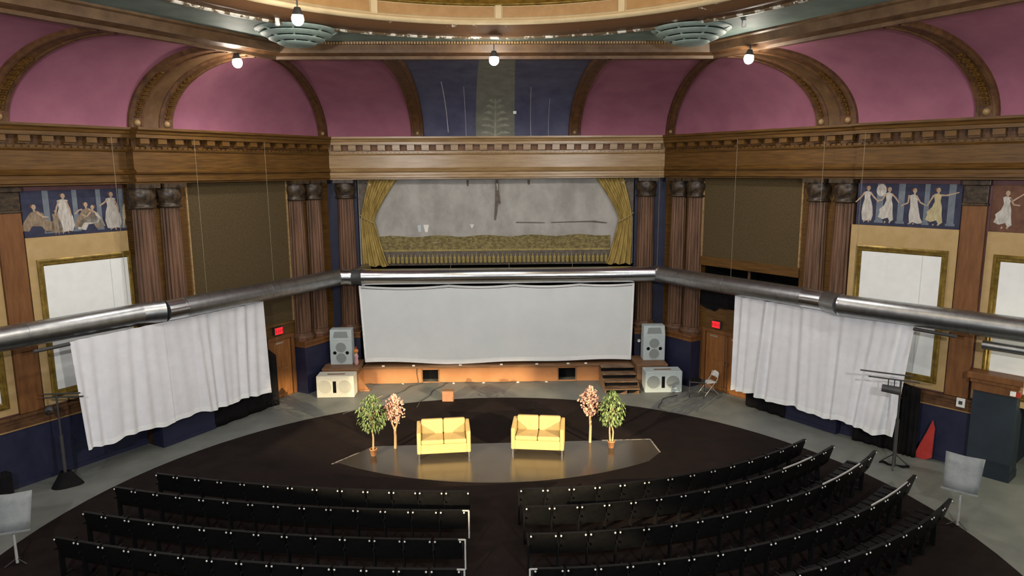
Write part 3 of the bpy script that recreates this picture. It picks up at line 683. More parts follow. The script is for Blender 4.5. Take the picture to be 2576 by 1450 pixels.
# stations: (foot on wall, top at beam) going round from left to right
def Lt(k): a,b = V2(-9.87,14.42), V2(-6.58,20.50); return a+(b-a)*k
def Rt(k): a,b = V2(5.78,20.85), V2(9.65,13.99); return a+(b-a)*k
wo = .14
cl = corner('B',wo,'L1',wo); cr = corner('B',wo,'R1',wo)
ST = {}
ST['la'] = (WP('L2',2.0,wo), Lt(-1.25)); ST['l0'] = (WP('L2',7.86,wo), Lt(.27)); ST['l1'] = (WP('L2',8.30,wo), Lt(.345))
ST['l2'] = (WP('L1',11.80,wo), Lt(.70)); ST['l3'] = (WP('L1',12.18,wo), Lt(.775)); ST['l4'] = (WP('L1',12.67,wo), Lt(.85)); ST['l5'] = (WP('L1',13.05,wo), Lt(.91))
TL = V2(-6.56,20.51); TR = V2(5.78,20.85)
cLa = WP('L1',upos('L1',cl)-.36,wo); cLb = WP('B',upos('B',cl)+.06,wo)
ST['c0'] = (cLa, Lt(.985)); ST['c1'] = (cLb, V2(-6.40,20.515))
ST['b0'] = (WP('B',-2.80,wo), V2(-3.66,20.56)); ST['b1'] = (WP('B',-2.36,wo), V2(-3.10,20.58))
ST['b2'] = (WP('B',-.52,wo), V2(-.86,20.64)); ST['b3'] = (WP('B',.86,wo), V2(.14,20.67))
ST['b4'] = (WP('B',2.78,wo), V2(2.42,20.73)); ST['b5'] = (WP('B',3.20,wo), V2(2.86,20.74))
ST['d0'] = (WP('B',upos('B',cr)-.06,wo), V2(5.62,20.845)); ST['d1'] = (WP('R1',upos('R1',cr)+.36,wo), Rt(.02))
ST['r0'] = (WP('R1',-12.46,wo), Rt(.055)); ST['r1'] = (WP('R1',-12.10,wo), Rt(.10)); ST['r2'] = (WP('R1',-11.69,wo), Rt(.15)); ST['r3'] = (WP('R1',-11.26,wo), Rt(.215))
ST['r4'] = (WP('R2',-5.90,wo), Rt(.64)); ST['r5'] = (WP('R2',-5.42,wo), Rt(.70)); ST['ra'] = (WP('R2',-1.0,wo), Rt(1.6))
def cove(st, k, lift=0):
    b, tp = st; th = k*PI/2; h = (tp-b); A = h.length; h = h/A; B = Z1-Z0
    nn = Vector((B*cos(th), A*sin(th))); nn.normalize()
    p = b+h*(A*(1-cos(th))); p = Vector((p.x,p.y,Z0+B*sin(th)))
    return p+(Vector((h.x,h.y,0))*nn.x-Vector((0,0,1))*nn.y)*lift
def mixst(a,b,s): return (ST[a][0].lerp(ST[b][0],s), ST[a][1].lerp(ST[b][1],s))
def panel(a,b,m,name='cove_panel',nu=10,lift=0):
    mb = MB(); mb.grid(nu,18,lambda s,k: cove(mixst(a,b,s),k,lift)); return obj(name, mb, M[m], ce)
def rib(a,b,m='rib',h=.12,name='cove_rib'):
    mb = MB()
    prof = [(0,0),(0,.6),(.06,1),(.2,1),(.24,.75),(.76,.75),(.8,1),(.94,1),(1,.6),(1,0)]
    n = 22; vs = [cove(mixst(a,b,s),k/n,h*hh) for k in range(n+1) for s,hh in prof]; q = len(prof)
    fs = [(k*q+i,k*q+i+1,(k+1)*q+i+1,(k+1)*q+i) for k in range(n) for i in range(q-1)]
    mb.add(vs,fs); return obj(name, mb, M[m], ce)
panel('la','l0','pink'); panel('l1','l2','pink'); panel('l5','c0','pink'); panel('c1','b0','pink')
panel('l3','l4','beam',lift=.04)
panel('b1','b2','cobalt'); panel('b2','b3','greystrip'); panel('b3','b4','cobalt'); panel('b5','d0','pink')
panel('d1','r0','pink'); panel('r1','r2','beam',lift=.04); panel('r3','r4','pink'); panel('r5','ra','pink')
for a,b in (('l0','l1'),('l2','l3'),('l4','l5'),('c0','c1'),('b0','b1'),('b4','b5'),('d0','d1'),('r0','r1'),('r2','r3'),('r4','r5')): rib(a,b)
# raised key pattern and rosette on the side ribs
def key(a,b,k0=.10,k1=.55,n=11):
    mb = MB(); H_ = .135
    def bar(s0,s1,ka,kb):
        vs = [cove(mixst(a,b,s),k,l) for l in (.085,H_) for s,k in ((s0,ka),(s1,ka),(s1,kb),(s0,kb))]
        mb.add(vs,[(4,5,6,7),(0,1,5,4),(1,2,6,5),(2,3,7,6),(3,0,4,7)])
    d = (k1-k0)/n
    for i in range(n):
        k = k0+i*d
        bar(.32,.68,k,k+d*.22); bar(.58,.68,k,k+d*.8); bar(.42,.68,k+d*.62,k+d*.8); bar(.42,.50,k+d*.36,k+d*.8)
    obj('key_pattern', mb, M['wood'], ce, kind='stuff')
    p = cove(mixst(a,b,.5),.045,.10); obj('rosette', MB().ball(p,.09,10,6), M['woodpale'], ce)
for a,b in (('l0','l1'),('l2','l3'),('l4','l5'),('r0','r1'),('r2','r3'),('r4','r5')): key(a,b)
for a,b in (('c0','c1'),('d0','d1'),('b0','b1'),('b4','b5')):
    p = cove(mixst(a,b,.5),.045,.10); obj('rosette', MB().ball(p,.07,10,6), M['woodpale'], ce)
# painted plant and streaks on the blue bay
mb = MB()
def onB(s,k,l=.006): return cove(mixst('b2','b3',s),k,l)
def leafq(s0,k0,s1,k1,w):
    q = []
    for f,ww in ((0,.2),(.35,1),(.7,.9),(1,.15)):
        s,k = s0+(s1-s0)*f, k0+(k1-k0)*f+.02*sin(f*PI); q.append((onB(s,k-w*ww),onB(s,k+w*ww)))
    for (a,b),(c,d) in zip(q,q[1:]): mb.add([a,c,d,b],[(0,1,2,3)])
q = [(onB(.475,k/10*.42),onB(.525,k/10*.42)) for k in range(11)]
for (a,b),(c,d) in zip(q,q[1:]): mb.add([a,b,d,c],[(0,1,2,3)])
for k,w in ((.02,.36),(.10,.34),(.17,.33),(.24,.26),(.31,.22),(.37,.14)):
    leafq(.47,k,.47-w,k+.02,.016); leafq(.53,k,.53+w,k+.02,.016)
M['plant'] = mat('grey_painted_plant', (.22,.23,.18), .75, c2=(.33,.33,.26), scale=6)
obj('painted_plant', mb, M['plant'], ce)
for a,b,s0,s1,k0,k1,w in (('b1','b2',.42,.46,.05,.62,.014),('b1','b2',.78,.81,.0,.56,.008),('b3','b4',.26,.30,.0,.55,.008),('b3','b4',.60,.63,.0,.42,.006)):
    mb = MB(); mb.grid(1,12,lambda x,y: cove(mixst(a,b,s0+(s1-s0)*(1-y)+w*x), k0+(k1-k0)*y,.006)); obj('pale_streak', mb, M['stripe'], ce)
mb = MB(); p = onB(1.0,.27,.02); mb.box(p.x-.05,p.x+.06,p.y-.02,p.y+.02,p.z-.05,p.z+.05); obj('paint_flake', mb, M['plastic'], ce)
# beam at the head of the cove: three straight runs with a stepped profile
inL = Vector((.879,-.476,0)); inB = Vector((.028,-1,0)); inR = Vector((-.871,-.491,0))
hexl = [Lt(-1.4),TL,TR,Rt(1.8)]; ins = [inL,inB,inR]
def offs(d):                                  # polyline moved inwards by d
    out = [hexl[0]+inL*d]
    for i in (1,2):
        n1, n2 = ins[i-1], ins[i]; p = hexl[i]; det = n1.x*n2.y-n1.y*n2.x
        c1, c2 = n1.dot(p)+d, n2.dot(p)+d
        out.append(V2((c1*n2.y-n1.y*c2)/det, (n1.x*c2-c1*n2.x)/det))
    return out+[hexl[3]+inR*d]
def run(prof, m, name):
    for i in range(3):
        mb = MB(); rows = []
        for d,z in prof:
            o = offs(d); rows.append((Vector((o[i].x,o[i].y,z)),Vector((o[i+1].x,o[i+1].y,z))))
        for (a,b),(c,d_) in zip(rows,rows[1:]): mb.add([a,b,d_,c],[(0,1,2,3)])
        obj(name, mb, M[m], ce)
run([(-.06,Z1+.0),(-.06,Z1-.10),(.10,Z1-.10),(.12,Z1-.02)],'beam','beam_lower_moulding')
run([(.12,Z1-.02),(.30,Z1+.02),(.36,Z1+.05)],'rib','beam_recess')
run([(.36,Z1+.05),(.40,Z1+.02),(.46,Z1+.02),(.48,Z1+.10),(.52,Z1+.22),(.60,Z1+.25),(.60,Z1+.30)],'beam','beam_fascia')
mb = MB(); o = offs(.62); a, b = o[1], o[2]; nbd = 150
for i in range(nbd):
    p = a.lerp(b,(i+.5)/nbd); mb.box(p.x-.025,p.x+.025,p.y-.025,p.y+.02,Z1+.22,Z1+.28)
obj('bead_row', mb, M['woodpale'], ce, kind='stuff')
ZC = 11.15; RC = (-.3,12.4); RR2 = 7.12; RR = 6.5; ZR = 11.36
hx_ = offs(.60); poly = [hx_[0]]+hx_[1:3]+[hx_[3]]
poly = [Vector((p.x,p.y,0)) for p in poly]+[V2(9,1),V2(-9,1)]
def ray_hex(a):
    d = Vector((cos(a),sin(a),0)); c = V2(*RC); best = 1e9
    for i in range(len(poly)):
        p, q = poly[i], poly[(i+1)%len(poly)]; e = q-p; det = d.x*(-e.y)+d.y*e.x
        if abs(det) < 1e-9: continue
        r = p-c; tt = (r.x*(-e.y)+r.y*e.x)/det; s = (d.x*r.y-d.y*r.x)/det
        if tt > 0 and -1e-6 <= s <= 1+1e-6: best = min(best,tt)
    return c+d*best
mb = MB(); n = 180; vs = []
for k in range(n):
    a = 2*PI*k/n; p = ray_hex(a); q = (RC[0]+RR2*cos(a), RC[1]+RR2*sin(a))
    if (p-V2(*RC)).length < RR2: p = V2(*q)
    vs += [(p.x,p.y,ZC),(q[0],q[1],ZC)]
mb.add(vs,[(2*k,2*k+1,(2*k+3)%(2*n),(2*k+2)%(2*n)) for k in range(n)]); obj('flat_ceiling', mb, M['teal'], ce)
def ringp(name, prof, m): 
    mb = MB(); mb.lathe(prof, 120, (RC[0],RC[1],0)); return obj(name, mb, M[m], ce)
ringp('ring_edge',[(RR2+.06,ZC-.01),(RR2+.05,ZC-.05),(RR2-.03,ZC-.05),(RR2-.05,ZC+.0)],'peel')
ringp('ring_moulding',[(RR2-.05,ZC+.0),(RR2-.2,ZC+.03),(RR2-.3,ZC+.01),(RR2-.42,ZC+.05),(RR+.1,ZC+.12),(RR+.02,ZR-.02)],'ring')
ringp('cream_ring',[(RR+.02,ZR-.02),(RR-.05,ZR-.02),(RR-.10,ZR+.03),(RR-.11,ZR+.06),(RR-.06,ZR+.10),(RR,ZR+.12),(RR,ZR+.13)],'cream')
ringp('dome_drum',[(RR,ZR+.13),(RR+.03,ZR+.15),(RR+.03,ZR+.46)],'cream')
NP = 13
for i in range(NP):
    a = PI/2+(i+.5)*2*PI/NP; wd_ = 2*PI/NP*.93
    mb = MB(); mb.grid(10,1,lambda s,k:(RC[0]+(RR+.012)*cos(a-wd_/2+wd_*s),RC[1]+(RR+.012)*sin(a-wd_/2+wd_*s),ZR+.165+.26*k)); obj('drum_panel', mb, M['domepanel'], ce)
    mb = MB(); aa = PI/2+i*2*PI/NP
    vs = [(RC[0]+r_*cos(aa+e_),RC[1]+r_*sin(aa+e_),z) for z in (ZR+.13,ZR+.46) for r_,e_ in ((RR+.02,-.013),(RR-.02,-.012),(RR-.02,.012),(RR+.02,.013))]
    mb.add(vs,[(0,1,5,4),(1,2,6,5),(2,3,7,6)]); obj('drum_stile', mb, M['cream'], ce)
ringp('frieze_ring',[(RR+.03,ZR+.44),(RR-.04,ZR+.46),(RR-.04,ZR+.49),(RR+.05,ZR+.51),(RR+.05,ZR+1.0)],'gold')
ringp('dome',[(RR+.05,ZR+1.0),(RR-.3,ZR+1.9),(RR-1.5,ZR+3.0),(RR-3.6,ZR+3.8),(.05,ZR+4.1)],'domepanel')
for dx in (-.75,.75):
    aa = PI/2-dx/RR; mb = MB(); p = Vector((RC[0]+(RR)*cos(aa),RC[1]+RR*sin(aa),ZR+.66)); mb.box(p.x-.09,p.x+.09,p.y-.03,p.y+.03,p.z-.06,p.z+.12); obj('frieze_tile', mb, M['plastic'], ce)

# plaster diffusers in the flat ceiling
def vent(x,y,label):
    t = thing('ceiling_diffuser', label, 'vent', (x,y,ZC), 0, 'round ceiling diffusers')
    obj('diffuser_back', MB().lathe([(.98,0),(.86,-.02),(.70,-.08),(.70,-.13),(.54,-.19),(.54,-.25),(.36,-.31),(.36,-.37),(.02,-.38)],32), M['black'], t)
    for r0,r1,za,zb in ((1.0,.88,.0,-.085),(.86,.70,-.105,-.20),(.68,.53,-.22,-.305),):
        obj('diffuser_ring', MB().lathe([(r0-.04,za+.0),(r0,za-.01),(r0-.01,za-.03),(r1,zb),(r1-.06,zb),(r1-.08,zb+.02)],40), M['tealvent'], t)
    obj('diffuser_disc', MB().lathe([(.40,-.32),(.47,-.325),(.46,-.345),(.36,-.385),(.18,-.395),(.02,-.40)],32), M['tealvent'], t)
    for k in range(8):
        a = k*PI/4+.2; obj('diffuser_strut', MB().bar((.42*cos(a),.42*sin(a),-.33),(.95*cos(a),.95*sin(a),-.04),.045), M['tealvent'], t)
vent(-5.30,18.35,'round stepped plaster diffuser in the teal ceiling, left of the dome')
vent(4.53,18.55,'round stepped plaster diffuser in the teal ceiling, right of the dome')

# flood lamps
def flood(x,y,z,label,power,aim,direct=False):
    t = thing('flood_lamp', label, 'lamp', (x,y,z), 0, 'bright flood lamps along the ceiling edge')
    d = ((Vector(aim)-Vector((x,y,z))).normalized()*.35+Vector((0,0,-1))).normalized()
    if direct: d = (Vector(aim)-Vector((x,y,z))).normalized()
    t.rotation_euler = d.to_track_quat('-Z','Y').to_euler()
    obj('lamp_housing', MB().lathe([(.02,.14),(.06,.13),(.08,.08),(.115,-.01),(.12,-.02),(.105,-.02),(.10,-.0)],20), M['housing'], t)
    obj('lamp_lens', MB().lathe([(.005,-.012),(.09,-.008),(.103,.0)],20), M['bulb'], t)
    obj('lamp_bulb', MB().ball((0,0,-.10),.125,14,9,0,(1,1,1.1)), M['bulb'], t)
    obj('lamp_bracket', MB().bar((0,0,.13),(0,.0,.30),.03), M['housing'], t)
    lg = light('flood_light','SPOT',(0,0,-.26),power,NEUT,.10,spot=math.radians(130 if direct else 166),blend=.5,parent=t)
    return t
flood(-7.2,19.36,10.62,'lit flood lamp at the beam corner on the left side',FLOOD_W,(-3.5,17.6,4))
flood(-.43,19.2,10.62,'lit flood lamp at the middle of the beam above the stage',FLOOD_W*1.3,(-.4,21.2,3))
flood(6.25,19.26,10.62,'lit flood lamp at the beam corner on the right side',FLOOD_W,(3,17.6,4))
flood(-4.42,15.45,10.92,'lit flood lamp on the dome ring, upper left',FLOOD_W,(-5.5,18.5,2))
for x,y,z,aim,lb in ((-9.3,11.2,10.6,(-11,17,3),'by the left wall'),(9.3,11.2,10.6,(11,17,3),'by the right wall')):
    flood(x,y,z,'flood lamp out of the picture '+lb,FLOOD_W,aim)
flood(-5.5,.8,8.7,'flood lamp out of the picture on the balcony front, left',FRONT_W,(-1,22,6),True)
flood(5.5,.8,8.7,'flood lamp out of the picture on the balcony front, right',FRONT_W,(1,22,6),True)
# the two shuttered stage lanterns on the balcony fronts (out of the picture)
bpy.context.view_layer.update()
for (loc, sg, cs, side), lo in zip(SPOTS, SPOT_LIGHTS):
    t = thing('stage_lantern', f'black shuttered stage lantern on the {side} balcony front, out of the picture', 'lamp', loc)
    t.rotation_euler = lo.rotation_euler; R_ = lo.rotation_euler.to_matrix().inverted(); D = .6; q = []
    for az, el in cs:
        v = R_ @ sdir(az, el, sg); q.append(Vector((v.x/-v.z*D, v.y/-v.z*D)))
    q.sort(key=lambda p: math.atan2(p.y, p.x)); o_ = sorted([(-.5,-.5),(.5,-.5),(.5,.5),(-.5,.5)], key=lambda p: math.atan2(p[1], p[0]))
    for k in range(4):
        a, b = q[k], q[(k+1)%4]; c, d = o_[k], o_[(k+1)%4]
        mb = MB(); vs = [(x,y,z) for z in (-D,-D+.004) for x,y in ((a.x,a.y),(b.x,b.y),d,c)]
        mb.add(vs,[(0,3,2,1),(4,5,6,7),(0,1,5,4),(1,2,6,5),(2,3,7,6),(3,0,4,7)]); obj('shutter_blade', mb, M['housing'], t)
    obj('lamp_body', MB().lathe([(.02,.32),(.15,.30),(.17,.2),(.17,.04),(.15,.03)],24), M['housing'], t)
    for x in (-.48,.48): obj('shutter_arm', MB().bar((x*.3,0,.1),(x,0,-D+.004),.02), M['housing'], t)
# small cameras / sensors on the ceiling
tag(obj('ceiling_sensor', MB().lathe([(.05,.0),(.06,-.05),(.05,-.08),(.005,-.09)],12).box(-.04,.04,-.04,.04,0,.12), M['plastic'], None, (5.55,17.6,11.08)), 'small white dome sensor on the teal ceiling right of the right diffuser', 'sensor')
tag(obj('ceiling_sensor', MB().lathe([(.05,.0),(.06,-.05),(.05,-.08),(.005,-.09)],12).box(-.04,.04,-.04,.04,0,.12), M['plastic'], None, (-5.35,17.05,11.08)), 'small white sensor on the dome ring edge above the left diffuser', 'sensor')

# ------------------------------------------------------------------ loudspeakers
def tall_speaker(u, label):
    t = wthing('tall_loudspeaker', label, 'loudspeaker', 'B', u, 1.2, .83, 'tall pale loudspeakers')
    mb = MB(); mb.box(-.39,.39,0,.48,0,.88); obj('cabinet', mb, M['spk'], t, bevel=.015)
    mb = MB(); mb.add([(-.39,.0,.88),(.39,.0,.88),(.39,.45,.88),(-.39,.45,.88),(-.38,.06,1.27),(.38,.06,1.27),(.38,.45,1.27),(-.38,.45,1.27)],[(0,1,5,4),(1,2,6,5),(2,3,7,6),(3,0,4,7),(4,5,6,7),(0,3,2,1)])
    h = obj('horn_box', mb, M['spk'], t, bevel=.01)
    mb = MB(); mb.add([(-.27,.008,.98),(.27,.008,.98),(.22,.04,1.2),(-.22,.04,1.2)],[(0,1,2,3)]); obj('horn_mouth', mb, M['grille'], h)
    for z in (.24,.63):
        mb = MB(); mb.disc((0,-.012,z),.18); mb.lathe([],3) if False else None; obj('woofer', mb, M['grille'], t)
        ring = MB()
        n = 28; vs = []
        for r,y in ((.20,-.0),(.195,-.02),(.18,-.014)): vs += [(r*cos(2*PI*k/n),y,z+r*sin(2*PI*k/n)) for k in range(n)]
        ring.add(vs,[(i*n+k,i*n+(k+1)%n,(i+1)*n+(k+1)%n,(i+1)*n+k) for i in range(2) for k in range(n)]); obj('woofer_rim', ring, M['spk'], t)
    for x in (-.22,.22):
        mb = MB(); mb.disc((x,-.01,.435),.062,18); obj('port', mb, M['black'], t)
tall_speaker(-5.43,'tall pale grey loudspeaker with two cones, left of the white screen')
tall_speaker(5.84,'tall pale grey loudspeaker with two cones, right of the white screen')
def sub(u, label, m, g, off=2.42):
    t = wthing('bass_loudspeaker', label, 'loudspeaker', 'B', u, off, 0, 'wide bass loudspeakers on the floor')
    mb = MB(); mb.box(-.64,.64,0,.60,0,.76); obj('cabinet', mb, M[m], t, bevel=.02)
    for x in (-.36,.32):
        mb = MB(); mb.disc((x,-.012,.38),.225,32); obj('woofer', mb, M[g], t)
        n = 32; vs = []
        for r,y in ((.245,-.0),(.24,-.02),(.225,-.014)): vs += [(x+r*cos(2*PI*k/n),y,.38+r*sin(2*PI*k/n)) for k in range(n)]
        rg = MB(); rg.add(vs,[(i*n+k,i*n+(k+1)%n,(i+1)*n+(k+1)%n,(i+1)*n+k) for i in range(2) for k in range(n)]); obj('woofer_rim', rg, M[m], t)
    mb = MB(); mb.box(-.075,.035,-.008,.05,.17,.58); obj('port', mb, M['black'], t)
    mb = MB(); mb.box(-.3,.3,.2,.32,.757,.765); obj('top_label', mb, M['stagewood'], t)
sub(-5.42,'wide off-white bass loudspeaker on the floor at the left of the stage','spkw','grillew')
sub(5.92,'wide pale grey bass loudspeaker on the floor at the right of the stage','spk','grille')

# ------------------------------------------------------------------ sofas
def sofa(x,y,rz,label):
    t = thing('loveseat', label, 'sofa', (x,y,.02), rz, 'cream two-seat sofas')
    W_ = .72
    mb = MB(); mb.box(-W_+.1,W_-.1,-.36,.36,.14,.40); obj('seat_base', mb, M['sofa'], t, bevel=.02)
    for s in (-1,1):
        a, b = sorted((s*W_, s*(W_-.11))); mb = MB()
        mb.add([(a,-.38,.14),(b,-.38,.14),(b,.40,.14),(a,.40,.14),(a,-.38,.735),(b,-.38,.735),(b,.40,.83),(a,.40,.83)],[(0,3,2,1),(4,5,6,7),(0,1,5,4),(1,2,6,5),(2,3,7,6),(3,0,4,7)])
        obj('arm', mb, M['sofa'], t, bevel=.03)
        c = s*(W_-.11)/2; hw = (W_-.11)/2-.006
        mb = MB(); mb.box(c-hw,c+hw,-.385,.22,.40,.53); obj('seat_cushion', mb, M['sofa'], t, bevel=.035)
        mb = MB(); mb.add([(c-hw,.12,.52),(c+hw,.12,.52),(c+hw,.34,.48),(c-hw,.34,.48),(c-hw,.22,.91),(c+hw,.22,.91),(c+hw,.38,.89),(c-hw,.38,.89)],[(0,3,2,1),(4,5,6,7),(0,1,5,4),(1,2,6,5),(2,3,7,6),(3,0,4,7)])
        obj('back_cushion', mb, M['sofa'], t, bevel=.045)
    mb = MB(); mb.box(-W_+.1,W_-.1,.33,.42,.14,.80); obj('back_frame', mb, M['sofa'], t, bevel=.02)
    for sx in (-1,1):
        for sy in (-1,1):
            obj('leg', MB().box(sx*(W_-.05)-.02,sx*(W_-.05)+.02,sy*.34-.02,sy*.34+.02,0,.15), M['steel'], t)
sofa(-1.90,18.43,math.radians(6.8),'cream two-seat sofa on the left of the dance floor')
sofa(.70,18.62,math.radians(-6.3),'cream two-seat sofa on the right of the dance floor')

# ------------------------------------------------------------------ artificial trees
def tree(name,x,y,label,kind,H_,crown,seed,pot):
    rnd = random.Random(seed); t = thing(name, label, 'tree', (x,y,.02), 0, 'artificial trees beside the sofas')
    if pot:
        obj('pot', MB().lathe([(.01,0),(.07,0),(.095,.17),(.105,.17),(.105,.20),(.09,.20),(.085,.16)],16), M['pot'], t)
        obj('soil', MB().lathe([(.003,.165),(.088,.165)],12), M['soil'], t)
    tm = MB(); z0 = .15 if pot else 0
    cz0, cz1, cw = crown
    if kind == 'ficus': tm.tube([(0,0,z0),(.012,.01,.5),(-.01,0,.9),(.0,0,cz0+.1)],[.028,.025,.022,.016],7)
    if kind == 'ficus2':
        for s in (-1,1): tm.tube([(s*.03,0,z0),(s*.05,.02,.45),(s*.02-.03,.0,.75),(s*.06-.02,0,cz0+.15)],[.026,.022,.02,.013],7)
    if kind == 'blossom_fork':
        tm.tube([(0,0,0),(.01,0,.35),(.0,0,.58)],[.045,.04,.035],8); tm.tube([(0,0,.55),(-.09,0,.75),(-.13,.02,1.1)],[.032,.025,.012],7); tm.tube([(0,0,.55),(.07,0,.75),(.1,.02,1.1)],[.032,.024,.012],7)
    if kind == 'blossom': tm.tube([(0,0,0),(.01,0,.5),(-.01,0,.9),(.0,0,1.3)],[.04,.036,.034,.015],8)
    br = MB()
    tips = []
    for k in range(16):
        a = rnd.uniform(0,2*PI); zz = rnd.uniform(cz0+.15,cz1-.05); r = cw*rnd.uniform(.5,1)*(1-.5*abs((zz-(cz0+cz1)/2)/(cz1-cz0)))
        s = Vector((0,0,max(cz0,zz-.25))); e = Vector((r*cos(a),r*sin(a),zz)); tips.append(e)
        br.tube([s,s.lerp(e,.5)+Vector((0,0,.06)),e],[.010,.007,.003],5)
    obj('trunk', tm, M['trunk'], t); obj('branches', br, M['trunk'], t)
    lf = MB()
    n = 560 if kind.startswith('ficus') else 330
    for k in range(n):
        zf = rnd.random()**.9; zz = cz0+(cz1-cz0)*zf; prof = (sin(PI*min(1,(zf*.86+.12)))**.8); r = cw*prof*math.sqrt(rnd.random())*1.05; a = rnd.uniform(0,2*PI)
        p = Vector((r*cos(a),r*sin(a)*.9,zz+rnd.uniform(-.03,.03)))
        if kind.startswith('ficus'):
            L_ = rnd.uniform(.08,.125); w = L_*.5
            R_ = Matrix.Rotation(a+rnd.uniform(-.7,.7),4,'Z') @ Matrix.Rotation(rnd.uniform(.5,1.5),4,'Y') @ Matrix.Rotation(rnd.uniform(-.6,.6),4,'X')
            pts = [R_ @ Vector(q) for q in ((0,0,0),(L_*.45,w/2,.008),(L_,0,-.004),(L_*.45,-w/2,.008))]
            lf.add([p+q for q in pts],[(0,1,2),(0,2,3)])
        else:
            if k % 11 == 0: p = Vector((p.x*1.45,p.y*1.45,p.z-.04))
            s = rnd.uniform(.020,.040); lf.ball(p,s,5,3,0,(1,1,.8))
    obj('leaves' if kind.startswith('ficus') else 'blossoms', lf, M['leaf' if kind.startswith('ficus') else 'blossom'], t, kind='stuff')
tree('potted_ficus',-3.81,18.3,'green leafy tree in a terracotta pot, far left of the sofas','ficus',1.75,(.72,1.74,.40),11,True)
tree('blossom_tree',-3.29,18.8,'pink blossom tree with forked trunk, left of the left sofa','blossom_fork',1.56,(.78,1.55,.28),12,False)
tree('blossom_tree',2.19,19.14,'pink blossom tree with single trunk, right of the right sofa','blossom',1.66,(.82,1.64,.27),13,False)
tree('potted_ficus',2.74,18.75,'green leafy tree with twin trunks in a terracotta pot, far right of the sofas','ficus2',1.67,(.66,1.66,.36),14,True)

# ------------------------------------------------------------------ theatre seats
bk = MB()
n = 6
def bfn(a,b):
    x = -.26+.52*a; z = .42+.46*b; bulge = .03*(1-(2*a-1)**4)*sin(PI*min(1,b+.15))
    return (x,-.02-.13*b-bulge*.5,z)
bk.grid(8,6,bfn)
bk.grid(8,6,lambda a,b: (lambda p:(p[0],p[1]+.07+.02*sin(PI*b),p[2]))(bfn(1-a,b)))
q0 = [bfn(0,j/6) for j in range(7)]; q1 = [bfn(1,j/6) for j in range(7)]
sh = lambda p:(p[0],p[1]+.07+.0,p[2])
for qs,fl_ in ((q0,0),(q1,1)):
    for a,b in zip(qs,qs[1:]):
        v = [a,b,sh(b),sh(a)]; bk.add(v,[(0,1,2,3) if not fl_ else (3,2,1,0)])
tp = [bfn(i/8,1) for i in range(9)]
for a,b in zip(tp,tp[1:]): bk.add([a,b,sh(b),sh(a)],[(0,1,2,3)])
bkm = mesh('backrest', bk, M['leather'])
st_ = MB().box(-.25,.25,.05,.20,.36,.86-.10) if False else MB().box(-.245,.245,.06,.50,.38,.46); stm = mesh('seat', st_, M['leather'])
ar = MB().box(-.30,-.265,-.12,.36,.60,.64).box(-.30,-.265,-.05,.05,0,.60).box(-.30,-.265,.05,.2,0,.04); arm_m = mesh('armrest', ar, M['leather'])
bo = MB().ball((0,0,0),.021,7,5,0,(1,.7,1)); bom = mesh('bolt', bo, M['bolt'])
ORD = ['first','second','third','fourth','fifth','sixth','seventh','eighth','ninth','tenth','eleventh','twelfth','thirteenth','fourteenth','fifteenth','sixteenth','seventeenth','eighteenth']
ROWN = ['front','second','third','fourth','fifth']
proto = None
def make_seat():
    t = thing('theatre_seat','x','seat',(0,0,.012))
    obj('backrest', bkm, None, t); obj('seat', stm, None, t); obj('armrest', arm_m, None, t)
    for x in (-.235,.235): obj('bolt', bom, None, t, (x,-.150,.838))
    return t
def seat_row(side, row, x0, y0, R, num, trim=None, end_rail=None):
    global proto
    for i in range(num):
        s = (i+.5)*.565; a = s/R
        if side > 0: px, py, rz = x0+R*sin(a), y0+R-R*cos(a), a
        else: px, py, rz = x0-R*sin(a), y0+R-R*cos(a), -a
        if proto is None: proto = make_seat(); t = proto
        else: t = copy_tree(proto)
        t.location = (px,py+.16,.012); t.rotation_euler.z = rz
        nm = 'right' if side > 0 else 'left'
        tag(t, f'black theatre seat, {ORD[i]} from the centre aisle, {ROWN[row]} row, {nm} block', 'seat', f'theatre seats of the {nm} block, {ROWN[row]} row')
        if trim and i in trim:
            obj('pale_top_strip', MB().bar((-.28,-.12,.895),(.28,-.12,.895),.024), M['standm'], t)  # thin pale strip along the top edge of the backrest
        if i == 0 and end_rail:
            k = -1 if side > 0 else 1
            obj('aisle_rail', MB().bar((k*.33,-.17,.30),(k*.33,-.14,.88),.03).bar((k*.20,-.14,.88),(k*.33,-.14,.88),.022), M['standm'], t)
YR = [14.32,13.5,12.4,11.22,10.2]
seat_row(1,0,.12,YR[0],11,14); seat_row(1,1,.22,YR[1],11,15,(11,12)); seat_row(1,2,.28,YR[2],11.2,17,(12,13,14)); seat_row(1,3,.32,YR[3],12,17,(13,14,15),True)
seat_row(1,4,.34,YR[4],12.5,17)
seat_row(-1,0,-.92,14.22,26,13); seat_row(-1,1,-.95,13.36,26,14,None,True); seat_row(-1,2,-.95,12.22,26,14,None,True); seat_row(-1,3,-.9,11.22,26,14,None,True)

